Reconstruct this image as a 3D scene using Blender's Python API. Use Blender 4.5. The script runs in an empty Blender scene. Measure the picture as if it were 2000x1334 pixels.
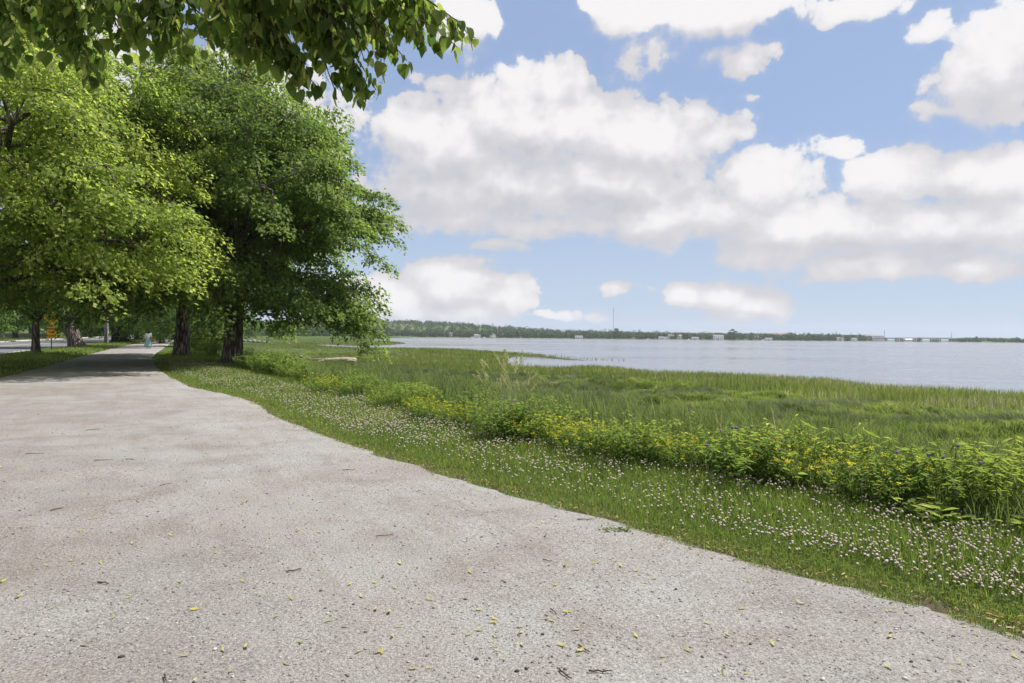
import bpy, math
import numpy as np
from mathutils import Matrix, Vector

R = math.radians
sc = bpy.context.scene
C = sc.collection

# ------------------------------------------------------------------ camera
EYE = 1.45
cam_d = bpy.data.cameras.new("camera"); cam = bpy.data.objects.new("camera", cam_d); C.objects.link(cam)
cam_d.lens = 24.0; cam_d.sensor_width = 36.0; cam_d.clip_start = 0.05; cam_d.clip_end = 20000
CR = Matrix.Rotation(R(90 - 0.45), 3, 'X') @ Matrix.Rotation(R(0.55), 3, 'Z')
cam.matrix_world = Matrix.Translation((0, 0, EYE)) @ CR.to_4x4()
sc.camera = cam
CRn = np.array(CR)

def ray(px, py):
    """direction of a point of the 2000 x 1334 survey photograph"""
    d = CRn @ np.array([(px - 1000) / 1333.33, -(py - 667) / 1333.33, -1.0])
    return d
def gp(px, py, z=0.0):
    d = ray(px, py); t = (z - EYE) / d[2]
    return np.array([d[0] * t, d[1] * t, z])
def at(px, py, D):
    d = ray(px, py); t = D / d[1]
    return np.array([d[0] * t, D, EYE + d[2] * t])

HAZE = 0.00012
# ------------------------------------------------------------------ light
SUN_EL, SUN_AZ = 60.0, 65.0          # azimuth to the right of the viewing direction (+Y)
sun_d = bpy.data.lights.new("sun", 'SUN'); sun = bpy.data.objects.new("sun", sun_d); C.objects.link(sun)
sun_d.energy = 3.9; sun_d.angle = R(0.55); sun_d.color = (1.0, 0.955, 0.88)
sv = Vector((math.sin(R(SUN_AZ)) * math.cos(R(SUN_EL)), math.cos(R(SUN_AZ)) * math.cos(R(SUN_EL)), math.sin(R(SUN_EL))))
sun.rotation_euler = sv.to_track_quat('Z', 'Y').to_euler()
sun.location = (60, 40, 90)

sc.view_settings.view_transform = 'Standard'; sc.view_settings.look = 'None'
sc.view_settings.gamma = 1.0; sc.view_settings.exposure = 0.85
sc.cycles.max_bounces = 6; sc.cycles.diffuse_bounces = 4; sc.cycles.glossy_bounces = 3
sc.cycles.transmission_bounces = 4; sc.cycles.transparent_max_bounces = 6; sc.cycles.volume_bounces = 0
sc.cycles.caustics_reflective = False; sc.cycles.caustics_refractive = False
sc.cycles.sample_clamp_indirect = 6.0

# ------------------------------------------------------------------ node helpers
class NT:
    def __init__(s, tree): s.t = tree; s.n = tree.nodes; s.l = tree.links
    def new(s, typ, **kw):
        nd = s.n.new(typ)
        for k, v in kw.items(): setattr(nd, k, v)
        return nd
    def put(s, sock, v):
        if v is None: return
        if isinstance(v, bpy.types.NodeSocket): s.l.new(v, sock)
        else:
            if isinstance(v, (tuple, list)) and len(v) == 3 and sock.type == 'RGBA': v = (*v, 1)
            sock.default_value = v
    def m(s, op, a, b=None, c=None, clamp=False):
        nd = s.new('ShaderNodeMath', operation=op, use_clamp=clamp)
        for i, v in enumerate((a, b, c)): s.put(nd.inputs[i], v)
        return nd.outputs[0]
    def v(s, op, a, b=None, out=0):
        nd = s.new('ShaderNodeVectorMath', operation=op)
        s.put(nd.inputs[0], a)
        if b is not None:
            if op == 'SCALE': s.put(nd.inputs['Scale'], b)
            else: s.put(nd.inputs[1], b)
        return nd.outputs[out]
    def length(s, a):
        nd = s.new('ShaderNodeVectorMath', operation='LENGTH'); s.put(nd.inputs[0], a); return nd.outputs['Value']
    def xyz(s, x, y, z):
        nd = s.new('ShaderNodeCombineXYZ')
        for i, v in enumerate((x, y, z)): s.put(nd.inputs[i], v)
        return nd.outputs[0]
    def mix(s, f, a, b, blend='MIX'):
        nd = s.new('ShaderNodeMix', data_type='RGBA', blend_type=blend)
        s.put(nd.inputs[0], f); s.put(nd.inputs[6], a); s.put(nd.inputs[7], b)
        return nd.outputs[2]
    def ss(s, x, a, b, lo=0.0, hi=1.0, kind='SMOOTHSTEP'):
        nd = s.new('ShaderNodeMapRange', interpolation_type=kind)
        s.put(nd.inputs[0], x)
        for i, v in enumerate((a, b, lo, hi)): s.put(nd.inputs[i + 1], v)
        return nd.outputs[0]
    def noise(s, vec, scale, detail=4, rough=0.55, dist=0.0, out=0):
        nd = s.new('ShaderNodeTexNoise')
        s.put(nd.inputs['Vector'], vec); s.put(nd.inputs['Scale'], scale); s.put(nd.inputs['Detail'], detail)
        s.put(nd.inputs['Roughness'], rough); s.put(nd.inputs['Distortion'], dist)
        return nd.outputs[out]
    def voro(s, vec, scale, feature='F1', out='Distance', rnd=1.0):
        nd = s.new('ShaderNodeTexVoronoi', feature=feature)
        s.put(nd.inputs['Vector'], vec); s.put(nd.inputs['Scale'], scale); s.put(nd.inputs['Randomness'], rnd)
        return nd.outputs[out]
    def ramp(s, f, stops):
        nd = s.new('ShaderNodeValToRGB'); e = nd.color_ramp.elements
        while len(e) < len(stops): e.new(0.5)
        for el, (p, c) in zip(e, stops): el.position = p; el.color = (*c, 1)
        s.put(nd.inputs[0], f); return nd.outputs[0]
    def attr(s, name):
        return s.new('ShaderNodeAttribute', attribute_name=name).outputs['Fac']

# ------------------------------------------------------------------ world: sky and clouds
W = bpy.data.worlds.new("World"); sc.world = W; W.use_nodes = True
w = NT(W.node_tree); w.n.clear()
sky = w.new('ShaderNodeTexSky', sky_type='NISHITA'); sky.sun_disc = False
sky.sun_elevation = R(SUN_EL); sky.sun_rotation = R(SUN_AZ); sky.altitude = 100; sky.air_density = 1.0
sky.dust_density = 0.6; sky.ozone_density = 2.2
# cumulus layout: (px, py, half width, half height, weight) of each puff
PUFFS = [(1060,245,230,95,1),(880,275,190,90,1),(1250,265,190,85,1),(1090,170,95,50,.8),(960,215,120,60,.8),(1385,275,80,45,.75),
 (1020,370,330,80,.95),(820,370,110,60,.8),(1200,350,230,80,.95),(880,430,190,45,.75),
 (1490,365,120,75,1),(1310,425,290,60,.9),(1600,450,280,75,1),(1740,335,110,65,.95),(1930,345,140,75,1),(1880,440,260,75,1),
 (1690,520,230,40,.85),(1900,520,130,36,.85),(1530,500,160,38,.8),(2080,420,180,120,1),(1100,440,260,36,.7),
 (890,560,120,66,1),(770,580,110,52,.95),(985,580,75,52,.95),(850,615,200,32,.9),(660,590,110,60,.8),
 (1410,572,80,32,.95),(1480,592,85,36,.95),(1330,572,62,26,.8),(1440,612,100,20,.7),(1200,565,38,18,.6),
 (965,482,75,20,.6),(1420,5,240,50,.9),(1230,25,110,38,.7),(1650,15,120,32,.6),(1180,5,80,40,.6),
 (1940,130,130,110,.95),(2020,60,120,60,.8),(1810,70,50,30,.5),(900,45,85,55,.75),(1268,108,66,42,.34),(1440,115,90,34,.30),
 (1475,182,40,12,.22),(860,155,50,20,.4),(1010,150,60,30,.45),(1640,285,60,26,.4),(1850,215,80,22,.4),
 (500,250,260,160,.7),(150,150,300,220,.6),(200,560,260,70,.7),(1400,640,140,16,.45),(1060,615,120,16,.4)]
fg = bpy.data.node_groups.new("cloud_field", 'ShaderNodeTree')
fg.interface.new_socket("P", in_out='INPUT', socket_type='NodeSocketVector')
fg.interface.new_socket("F", in_out='OUTPUT', socket_type='NodeSocketFloat')
g = NT(fg); gi = g.new('NodeGroupInput'); go = g.new('NodeGroupOutput')
P0 = gi.outputs[0]
wv = g.v('SUBTRACT', g.noise(P0, 9.0, 3, 0.5, out=1), (0.5, 0.5, 0.5))
Pw = g.v('ADD', P0, g.v('MULTIPLY', wv, (0.06, 0.045, 0.0)))
acc = None
for (px, py, hw, hh, wt) in PUFFS:
    d = ray(px, py); d = d / np.linalg.norm(d)
    az, el = math.atan2(d[0], d[1]), math.asin(d[2])
    k = 1333.33 / (math.cos(az)); kk = 1333.33 / math.cos(az)
    rx = hw / (1333.33 / math.cos(az) ** 2); ry = hh / (1333.33 / math.cos(az))
    q = g.v('MULTIPLY', g.v('SUBTRACT', Pw, (az, el, 0)), (1 / (rx * 1.07), 1 / (ry * 1.07), 0))
    f = g.m('MULTIPLY', g.m('SUBTRACT', 1.0, g.length(q)), wt)
    acc = f if acc is None else g.m('SMOOTH_MAX', acc, f, 0.11)
# elsewhere in the sky: unseen cumulus, cover thickened to add fill light
sp = g.new('ShaderNodeSeparateXYZ'); g.put(sp.inputs[0], P0)
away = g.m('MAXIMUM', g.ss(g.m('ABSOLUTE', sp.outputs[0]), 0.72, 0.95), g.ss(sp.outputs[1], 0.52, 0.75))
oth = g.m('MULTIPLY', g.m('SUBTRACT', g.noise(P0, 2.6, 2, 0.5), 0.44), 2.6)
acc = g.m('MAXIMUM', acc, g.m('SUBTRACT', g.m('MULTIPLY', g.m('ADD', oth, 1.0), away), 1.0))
n1 = g.m('SUBTRACT', g.noise(P0, 11.0, 7, 0.56, 0.15), 0.5)
n2 = g.m('SUBTRACT', 0.42, g.voro(Pw, 26.0, 'SMOOTH_F1'))
n3 = g.m('SUBTRACT', g.noise(P0, 44.0, 6, 0.6), 0.5)
f = g.m('ADD', acc, g.m('MULTIPLY', n1, 0.90))
f = g.m('ADD', f, g.m('MULTIPLY', n2, 0.34)); f = g.m('ADD', f, g.m('MULTIPLY', n3, 0.56))
g.l.new(f, go.inputs[0])

tc = w.new('ShaderNodeTexCoord'); sx = w.new('ShaderNodeSeparateXYZ'); w.l.new(tc.outputs['Generated'], sx.inputs[0])
azn = w.m('ARCTAN2', sx.outputs[0], sx.outputs[1]); eln = w.m('ARCSINE', sx.outputs[2])
def field(dx, dy):
    nd = w.new('ShaderNodeGroup'); nd.node_tree = fg
    w.put(nd.inputs[0], w.xyz(w.m('ADD', azn, dx), w.m('ADD', eln, dy), 0.0)); return nd.outputs[0]
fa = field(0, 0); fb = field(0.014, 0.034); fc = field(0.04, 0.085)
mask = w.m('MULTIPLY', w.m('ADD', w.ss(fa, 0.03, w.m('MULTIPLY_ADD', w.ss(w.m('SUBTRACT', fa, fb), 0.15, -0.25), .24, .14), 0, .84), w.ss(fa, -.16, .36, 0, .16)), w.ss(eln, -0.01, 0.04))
lit = w.ss(w.m('ADD', w.m('MULTIPLY', w.m('SUBTRACT', fa, fb), 0.62), w.m('MULTIPLY', w.m('SUBTRACT', fa, fc), 0.42)), -0.50, 0.72, 0.0, 1.0, 'LINEAR')
thick = w.ss(fa, 0.25, 1.0)
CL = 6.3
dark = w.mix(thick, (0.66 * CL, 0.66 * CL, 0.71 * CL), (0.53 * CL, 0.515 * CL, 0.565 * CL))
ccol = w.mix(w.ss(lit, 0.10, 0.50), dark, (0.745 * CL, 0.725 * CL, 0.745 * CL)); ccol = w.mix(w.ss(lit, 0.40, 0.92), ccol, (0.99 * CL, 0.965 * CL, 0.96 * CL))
# cloud colour boosted behind the camera, added fill for sides facing it
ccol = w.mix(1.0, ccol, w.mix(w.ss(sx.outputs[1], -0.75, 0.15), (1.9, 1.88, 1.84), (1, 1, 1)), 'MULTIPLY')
# clear sky, a little milkier towards the horizon
skyc = w.mix(w.ss(eln, 0.0, 0.34, 0.94, 0.70), sky.outputs[0], w.mix(w.ss(eln, 0.0, 0.30), (3.3, 4.05, 5.2), (2.28, 2.94, 4.42)))
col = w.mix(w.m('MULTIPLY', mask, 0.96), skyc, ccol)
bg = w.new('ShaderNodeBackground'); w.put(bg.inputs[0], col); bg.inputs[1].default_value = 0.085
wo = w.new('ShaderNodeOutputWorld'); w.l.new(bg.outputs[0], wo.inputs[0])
W.cycles.sampling_method = 'MANUAL'; W.cycles.sample_map_resolution = 512

# ------------------------------------------------------------------ materials
def mat(name):
    M = bpy.data.materials.new(name); M.use_nodes = True
    t = NT(M.node_tree); t.n.clear(); return M, t
def finish(t, sh):
    o = t.new('ShaderNodeOutputMaterial'); t.l.new(sh, o.inputs[0])
def prin(t, col, rough=0.7, spec=0.3, metal=0.0, normal=None):
    p = t.new('ShaderNodeBsdfPrincipled')
    t.put(p.inputs['Base Color'], col); t.put(p.inputs['Roughness'], rough)
    t.put(p.inputs['Specular IOR Level'], spec); t.put(p.inputs['Metallic'], metal)
    if normal is not None: t.l.new(normal, p.inputs['Normal'])
    return p.outputs[0]
def bump(t, h, strength=0.5, dist=0.01):
    b = t.new('ShaderNodeBump'); t.put(b.inputs['Height'], h); b.inputs['Strength'].default_value = strength
    b.inputs['Distance'].default_value = dist; return b.outputs[0]
def pos(t): return t.new('ShaderNodeNewGeometry').outputs['Position']
def obj_co(t): return t.new('ShaderNodeTexCoord').outputs['Object']

def leaf_mat(name, stops, trans=0.38, tcol=1.5, rough=0.6, spec=0.12):
    M, t = mat(name)
    c = t.ramp(t.attr('tint'), stops)
    p = prin(t, c, rough, spec)
    tr = t.new('ShaderNodeBsdfTranslucent')
    t.put(tr.inputs[0], t.mix(1.0, c, (tcol, tcol * 1.05, tcol * 0.6), 'MULTIPLY'))
    mx = t.new('ShaderNodeMixShader'); mx.inputs[0].default_value = trans
    t.l.new(p, mx.inputs[1]); t.l.new(tr.outputs[0], mx.inputs[2]); finish(t, mx.outputs[0]); return M
def simple(name, col, rough=0.6, spec=0.3, metal=0.0, var=0.15, scale=6.0, bmp=0.0, bd=0.01):
    M, t = mat(name)
    n = t.noise(obj_co(t), scale, 5, 0.6)
    c = t.mix(n, tuple(x * (1 - var) for x in col), tuple(min(1, x * (1 + var)) for x in col))
    finish(t, prin(t, c, rough, spec, metal, bump(t, n, bmp, bd) if bmp else None)); return M

M_leafA = leaf_mat("linden_leaf_green", [(0, (0.064, 0.104, 0.030)), (.5, (0.125, 0.184, 0.047)), (1, (0.224, 0.272, 0.083))], 0.46, 2.10)
M_leafL = leaf_mat("linden_leaf_yellow_green", [(0, (0.106, 0.159, 0.045)), (.5, (0.206, 0.261, 0.065)), (1, (0.343, 0.362, 0.106))], 0.52, 2.35)
M_leafC = leaf_mat("distant_tree_leaf", [(0, (0.054, 0.097, 0.031)), (.5, (0.103, 0.167, 0.050)), (1, (0.168, 0.236, 0.076))], 0.48, 2.10)
M_bract = leaf_mat("linden_bract", [(0, (.16, .20, .035)), (1, (.34, .36, .085))], 0.30, 1.2)
M_near = leaf_mat("hanging_leaf", [(0, (0.040, 0.070, 0.020)), (.55, (0.083, 0.122, 0.032)), (1, (0.173, 0.192, 0.064))], 0.58, 2.60)
M_nearbr = leaf_mat("hanging_bract", [(0, (.30, .36, .10)), (1, (.44, .46, .17))], 0.5, 1.6)
M_grass = leaf_mat("lawn_blade", [(0, (0.074, 0.112, 0.030)), (.6, (0.149, 0.197, 0.051)), (1, (0.308, 0.288, 0.127))], 0.46, 1.90)
M_clov = leaf_mat("clover_leaf", [(0, (0.068, 0.109, 0.022)), (1, (0.160, 0.193, 0.040))], 0.42, 1.90)
M_tall = leaf_mat("tall_blade", [(0, (0.070, 0.102, 0.036)), (.6, (0.127, 0.163, 0.065)), (.9, (0.196, 0.205, 0.129)), (1, (0.352, 0.282, 0.314))], 0.48, 1.80)
M_marsh = leaf_mat("marsh_blade", [(0, (0.057, 0.086, 0.039)), (.5, (0.112, 0.147, 0.047)), (.85, (0.161, 0.184, 0.063)), (1, (0.283, 0.229, 0.292))], 0.50, 1.80)
M_bush = leaf_mat("bush_leaf", [(0, (0.062, 0.101, 0.032)), (.5, (0.132, 0.188, 0.051)), (1, (0.264, 0.289, 0.080))], 0.48, 2.10)
M_vine = leaf_mat("vine_leaf", [(0, (0.091, 0.131, 0.037)), (.6, (0.182, 0.228, 0.058)), (.92, (0.315, 0.304, 0.094)), (1, (0.511, 0.285, 0.122))], 0.52, 2.00)
M_spr = leaf_mat("spruce_needle", [(0, (.016, .034, .014)), (1, (.045, .075, .030))], 0.12)
M_far = leaf_mat("far_wood_leaf", [(0, (0.034, 0.066, 0.026)), (.5, (0.058, 0.103, 0.040)), (1, (0.103, 0.159, 0.054))], 0.2, 1.2)
M_litter = leaf_mat("dry_bract", [(0, (0.170, 0.093, 0.043)), (.45, (0.340, 0.238, 0.102)), (1, (0.442, 0.391, 0.170))], 0.15, 1.1, 0.6, 0.25)
M_ybract = leaf_mat("fresh_fallen_bract", [(0, (0.239, 0.249, 0.044)), (1, (0.478, 0.414, 0.097))], 0.2, 1.1, 0.55, 0.3)
M_yellow = leaf_mat("yellow_petal", [(0, (.55, .46, .012)), (1, (.66, .60, .03))], 0.3, 1.3)
M_purple = leaf_mat("purple_petal", [(0, (.16, .07, .26)), (1, (.34, .18, .46))], 0.2, 1.1)
M_straw = leaf_mat("seed_head", [(0, (.36, .36, .20)), (1, (.56, .53, .34))], 0.45, 1.1)

M_clover, t = mat("clover_blossom")
finish(t, prin(t, t.ramp(t.attr('tint'), [(0, (.14, .09, .055)), (.35, (.30, .20, .155)), (.7, (.40, .335, .275)), (1, (.55, .50, .42))]), 0.7, 0.2))

def bark(name, a, b, sc_=7.0):
    M, t = mat(name)
    o = obj_co(t); q = t.v('MULTIPLY', o, (1.0, 1.0, 0.13))
    n = t.noise(q, sc_ * 1.6, 6, 0.62, 0.6); rg = t.voro(q, sc_, 'DISTANCE_TO_EDGE'); n2 = t.noise(o, 1.3, 3)
    h = t.m('ADD', t.m('MULTIPLY', t.ss(rg, 0, 0.28), 0.7), t.m('MULTIPLY', n, 0.6))
    c = t.mix(t.ss(h, 0.25, 1.0), a, b); c = t.mix(t.ss(n2, .52, .75, 0, .35), c, (b[0] * 0.8, b[1] * 1.05, b[2] * 0.7))
    finish(t, prin(t, c, 0.9, 0.15, normal=bump(t, h, 1.0, 0.05))); return M
M_bark = bark("linden_bark", (.045, .036, .030), (.195, .162, .136))
M_bark2 = bark("grey_bark", (.060, .050, .044), (.225, .195, .170))
M_twig = simple("twig_bark", (.075, .050, .036), 0.8, 0.2, 0, 0.35, 30, 0.4)

# gravel path
M_path, t = mat("gravel_path")
p = pos(t)
big = t.noise(p, 0.33, 4, 0.55, 0.6); mid = t.noise(p, 1.7, 5, 0.6, 0.4); fine = t.noise(p, 64, 4, 0.72); fin2 = t.noise(p, 130, 3, 0.75)
c = t.mix(t.ss(big, 0.36, 0.64), (.292, .276, .260), (.326, .321, .316))
c = t.mix(t.ss(mid, 0.42, 0.72, 0, 0.55), c, (.245, .220, .196))
spx = t.new('ShaderNodeSeparateXYZ'); t.l.new(p, spx.inputs[0])
lft = t.ss(t.m('ADD', spx.outputs[0], t.m('MULTIPLY', spx.outputs[1], 0.55)), 1.6, -1.2, 0.0, 0.11)
worn = t.m('MULTIPLY', t.ss(t.m('ADD', t.noise(p, 0.85, 5, 0.62), lft), 0.50, 0.64), t.ss(t.noise(p, 38, 4, 0.7), 0.44, 0.58))
brn = t.m('MULTIPLY', t.ss(t.m('ADD', t.noise(p, 0.28, 4, 0.6, 0.8), t.m('MULTIPLY', lft, 1.2)), 0.46, 0.66), t.ss(mid, 0.34, 0.62, 0.45, 1.0))
c = t.mix(t.m('MULTIPLY', brn, 0.42), c, (.215, .185, .156))
c = t.mix(t.m('MULTIPLY', worn, 0.38), c, (.125, .122, .122))
c = t.mix(t.ss(fine, 0.30, 0.72), t.mix(1.0, c, (.58, .57, .56), 'MULTIPLY'), t.mix(1.0, c, (1.34, 1.34, 1.34), 'MULTIPLY'))
c = t.mix(t.ss(fin2, 0.50, 0.66, 0, 0.6), c, (.10, .092, .088))
rot = t.new('ShaderNodeVectorRotate', rotation_type='Z_AXIS'); t.put(rot.inputs['Vector'], p); rot.inputs['Angle'].default_value = -0.53
strk = t.noise(t.v('MULTIPLY', rot.outputs[0], (5.0, .32, 1.0)), 1.0, 5, 0.62, 0.5)
c = t.mix(t.ss(strk, 0.50, 0.72, 0, 0.30), c, (.175, .150, .128)); c = t.mix(t.ss(strk, 0.28, 0.44, 0.2, 0), c, (.30, .285, .27))
fib = t.noise(t.v('MULTIPLY', rot.outputs[0], (60.0, 16.0, 1.0)), 1.0, 4, 0.7); c = t.mix(t.ss(fib, 0.60, 0.72, 0, 0.65), c, (.075, .068, .064)); c = t.mix(t.ss(fib, 0.40, 0.30, 0, 0.5), c, (.34, .325, .31))
vn = t.new('ShaderNodeTexVoronoi'); t.put(vn.inputs['Vector'], p); vn.inputs['Scale'].default_value = 58
pk = t.new('ShaderNodeSeparateColor'); t.l.new(vn.outputs['Color'], pk.inputs[0])
cell = t.ss(vn.outputs['Distance'], 0.34, 0.20)
dk = t.m('MULTIPLY', cell, t.ss(pk.outputs[0], 0.96, 0.98)); lt = t.m('MULTIPLY', cell, t.ss(pk.outputs[1], 0.90, 0.93))
c = t.mix(t.m('MULTIPLY', dk, 0.6), c, (.11, .10, .10)); c = t.mix(t.m('MULTIPLY', lt, 0.8), c, (.46, .44, .42))
hh = t.m('ADD', t.m('MULTIPLY', fine, 0.9), t.m('ADD', t.m('MULTIPLY', fin2, 0.35), t.m('MULTIPLY', mid, 3.0)))
hh = t.m('ADD', hh, t.m('MULTIPLY', cell, 0.25))
finish(t, prin(t, c, 0.92, 0.18, normal=bump(t, hh, 0.8, 0.016)))

M_stone, t = mat("gravel_stone")
finish(t, prin(t, t.ramp(t.attr('tint'), [(0, (.035, .036, .042)), (.35, (.11, .10, .095)), (.7, (.21, .185, .165)), (.9, (.30, .28, .26)), (1, (.55, .53, .51))]), 0.8, 0.25))

# ground: lawn soil, bank, salt marsh, mud
M_gnd, t = mat("ground_cover")
p = pos(t)
n1 = t.noise(p, 0.9, 5, 0.6); n2 = t.noise(p, 9, 5, 0.65); n3 = t.noise(p, 0.14, 4, 0.55)
lawn = t.mix(n2, (.035, .060, .016), (.085, .125, .032)); lawn = t.mix(t.ss(n1, .5, .75, 0, .6), lawn, (.105, .110, .045))
msh = t.mix(t.ss(n3, .35, .65), (.060, .085, .022), (.085, .115, .028)); msh = t.mix(t.ss(n2, .35, .7), t.mix(1.0, msh, (.55, .6, .6), 'MULTIPLY'), msh)
str_ = t.m('MULTIPLY', t.attr('straw'), t.ss(n2, .25, .55, .45, 1.0))
msh = t.mix(str_, msh, t.mix(n1, (.095, .085, .052), (.20, .175, .13)))
c = t.mix(t.attr('marsh'), lawn, msh)
c = t.mix(t.attr('mud'), c, t.mix(n2, (.045, .034, .024), (.105, .082, .058)))
finish(t, prin(t, c, 0.95, 0.1, normal=bump(t, t.m('ADD', n1, t.m('MULTIPLY', n2, 0.5)), 0.6, 0.05)))

M_road, t = mat("asphalt")
p = pos(t); n = t.noise(p, 60, 4, 0.7); n2 = t.noise(p, 0.5, 4, 0.6)
c = t.mix(n2, (.125, .125, .132), (.175, .175, .184)); c = t.mix(n, t.mix(1.0, c, (.8, .8, .8), 'MULTIPLY'), c)
finish(t, prin(t, c, 0.9, 0.2, normal=bump(t, n, 0.4, 0.01)))
M_paint = simple("road_paint", (.72, .72, .70), 0.7, 0.3, 0, 0.12, 9)
M_kerb = simple("kerb_granite", (.40, .39, .375), 0.85, 0.2, 0, 0.2, 20, 0.4)

M_water, t = mat("river_water")
p = pos(t)
a = t.noise(t.v('MULTIPLY', p, (0.55, 1.25, 1)), 1.5, 3, 0.55, 0.3); b = t.noise(t.v('MULTIPLY', p, (0.5, 1.0, 1)), 0.22, 3, 0.5)
cbp = bump(t, t.m('ADD', t.m('MULTIPLY', a, 0.45), t.m('MULTIPLY', b, 1.1)), 0.9, 0.55)
finish(t, prin(t, t.mix(t.noise(p, 0.02, 3), (.135, .150, .170), (.165, .180, .200)), t.ss(t.noise(t.v('MULTIPLY', p, (.012, .05, 1)), 1.0, 3), .4, .6, .07, .2), 0.5, normal=cbp))

M_post = simple("sign_post_metal", (.055, .06, .062), 0.5, 0.4, 0.6)
M_sign = simple("sign_orange", (.92, .47, .010), 0.5, 0.4, 0, 0.05)
M_black = simple("black_paint", (.016, .016, .018), 0.5, 0.4)
M_white = simple("white_paint", (.76, .76, .74), 0.55, 0.35, 0, 0.06)
M_grey = simple("grey_paint", (.33, .34, .35), 0.6, 0.3)
M_wood = simple("weathered_wood", (.40, .33, .26), 0.85, 0.15, 0, 0.35, 14, 0.6)
M_pole = simple("pole_wood", (.26, .20, .165), 0.85, 0.15, 0, 0.3, 12, 0.5)
M_rock = simple("wall_stone", (.215, .205, .19), 0.9, 0.15, 0, 0.45, 3.0, 0.9, 0.06)
M_skin = simple("skin", (.46, .27, .19), 0.6, 0.35, 0, 0.06)
M_skin2 = simple("tanned_skin", (.33, .17, .11), 0.6, 0.35, 0, 0.06)
M_hair = simple("dark_hair", (.040, .016, .013), 0.55, 0.4, 0, 0.4, 40)
M_hair2 = simple("fair_hair", (.42, .25, .14), 0.6, 0.3, 0, 0.3, 40)
M_blouse = simple("pale_blouse", (.60, .61, .64), 0.8, 0.2, 0, 0.12, 12)
M_skirt = simple("teal_skirt", (.205, .325, .325), 0.8, 0.2, 0, 0.25, 7)
M_bag = simple("brown_leather", (.29, .085, .045), 0.55, 0.4, 0, 0.2)
M_navy = simple("navy_cloth", (.035, .045, .10), 0.85, 0.15, 0, 0.3)
M_denim = simple("denim", (.045, .065, .15), 0.85, 0.15, 0, 0.3)
M_shoe = simple("dark_shoe", (.05, .03, .025), 0.6, 0.3)
M_carblue = simple("blue_grey_car_paint", (.18, .22, .30), 0.3, 0.5, 0.3, 0.04)
M_carwhite = simple("silver_car_paint", (.62, .63, .65), 0.3, 0.5, 0.1, 0.03)
M_cardark = simple("dark_car_paint", (.03, .035, .045), 0.3, 0.5, 0.2, 0.05)
M_glass = simple("car_glass", (.02, .025, .03), 0.08, 0.6, 0, 0.1)
M_tyre = simple("tyre_rubber", (.02, .02, .02), 0.85, 0.2)
M_tail = simple("red_lens", (.50, .02, .02), 0.3, 0.5)
M_roof = simple("grey_shingle", (.20, .20, .215), 0.85, 0.2, 0, 0.2, 2)
M_roofr = simple("brown_shingle", (.24, .155, .12), 0.85, 0.2, 0, 0.2, 2)
M_pane = simple("window_glass", (.05, .06, .075), 0.15, 0.5)
M_conc = simple("concrete", (.25, .26, .26), 0.85, 0.2, 0, 0.15, 0.4)
M_steel = simple("green_grey_steel", (.115, .14, .145), 0.6, 0.3, 0.2, 0.1)
M_farl = simple("far_bank", (.095, .13, .04), 0.95, 0.1, 0, 0.4, 0.05)
M_blue = simple("blue_notice", (.05, .10, .40), 0.5, 0.3)

# ------------------------------------------------------------------ object helpers
def prop(o, label=None, cat=None, group=None, kind=None):
    if label: o['label'] = label
    if cat: o['category'] = cat
    if group: o['group'] = group
    if kind: o['kind'] = kind
    return o
def empty(name, loc, rz=0, **kw):
    o = bpy.data.objects.new(name, None); C.objects.link(o); o.empty_display_size = 0.2
    o.location = tuple(float(x) for x in loc); o.rotation_euler = (0, 0, rz)
    return prop(o, **kw)
def mesh(name, V, F, mats, parent=None, smooth=False, tint=None, mi=None, vattr=None):
    V = np.ascontiguousarray(V, dtype=np.float32); me = bpy.data.meshes.new(name)
    if isinstance(F, np.ndarray):
        n, k = F.shape
        me.vertices.add(len(V)); me.vertices.foreach_set('co', V.ravel())
        me.loops.add(n * k); me.loops.foreach_set('vertex_index', np.ascontiguousarray(F, dtype=np.int32).ravel())
        me.polygons.add(n); me.polygons.foreach_set('loop_start', np.arange(0, n * k, k, dtype=np.int32))
        try: me.polygons.foreach_set('loop_total', np.full(n, k, dtype=np.int32))
        except Exception: pass
    else:
        me.from_pydata([tuple(map(float, v)) for v in V], [], [tuple(int(i) for i in f) for f in F]); n = len(F)
    if smooth: me.polygons.foreach_set('use_smooth', np.ones(n, dtype=bool))
    if mi is not None: me.polygons.foreach_set('material_index', np.asarray(mi, dtype=np.int32))
    if tint is not None:
        a = me.attributes.new('tint', 'FLOAT', 'FACE'); a.data.foreach_set('value', np.asarray(tint, dtype=np.float32))
    if vattr:
        for k_, val in vattr.items():
            a = me.attributes.new(k_, 'FLOAT', 'POINT'); a.data.foreach_set('value', np.asarray(val, dtype=np.float32))
    me.update(calc_edges=True); me.validate()
    for m_ in (mats if isinstance(mats, (list, tuple)) else [mats]): me.materials.append(m_)
    o = bpy.data.objects.new(name, me); C.objects.link(o)
    if parent is not None: o.parent = parent
    return o
def dup(root, loc=None, rz=None, scale=None, **kw):
    r = root.copy(); C.objects.link(r)
    if loc is not None: r.location = tuple(float(x) for x in loc)
    if rz is not None: r.rotation_euler = (0, 0, rz)
    if scale is not None: r.scale = (scale,) * 3 if not isinstance(scale, (tuple, list)) else scale
    for ch in list(root.children):
        c_ = ch.copy(); C.objects.link(c_); c_.parent = r
        for g_ in ch.children:
            d_ = g_.copy(); C.objects.link(d_); d_.parent = c_
    for k_ in ('label', 'group'):
        if k_ in r and k_ not in kw and k_ == 'label': pass
    return prop(r, **kw)

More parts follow.
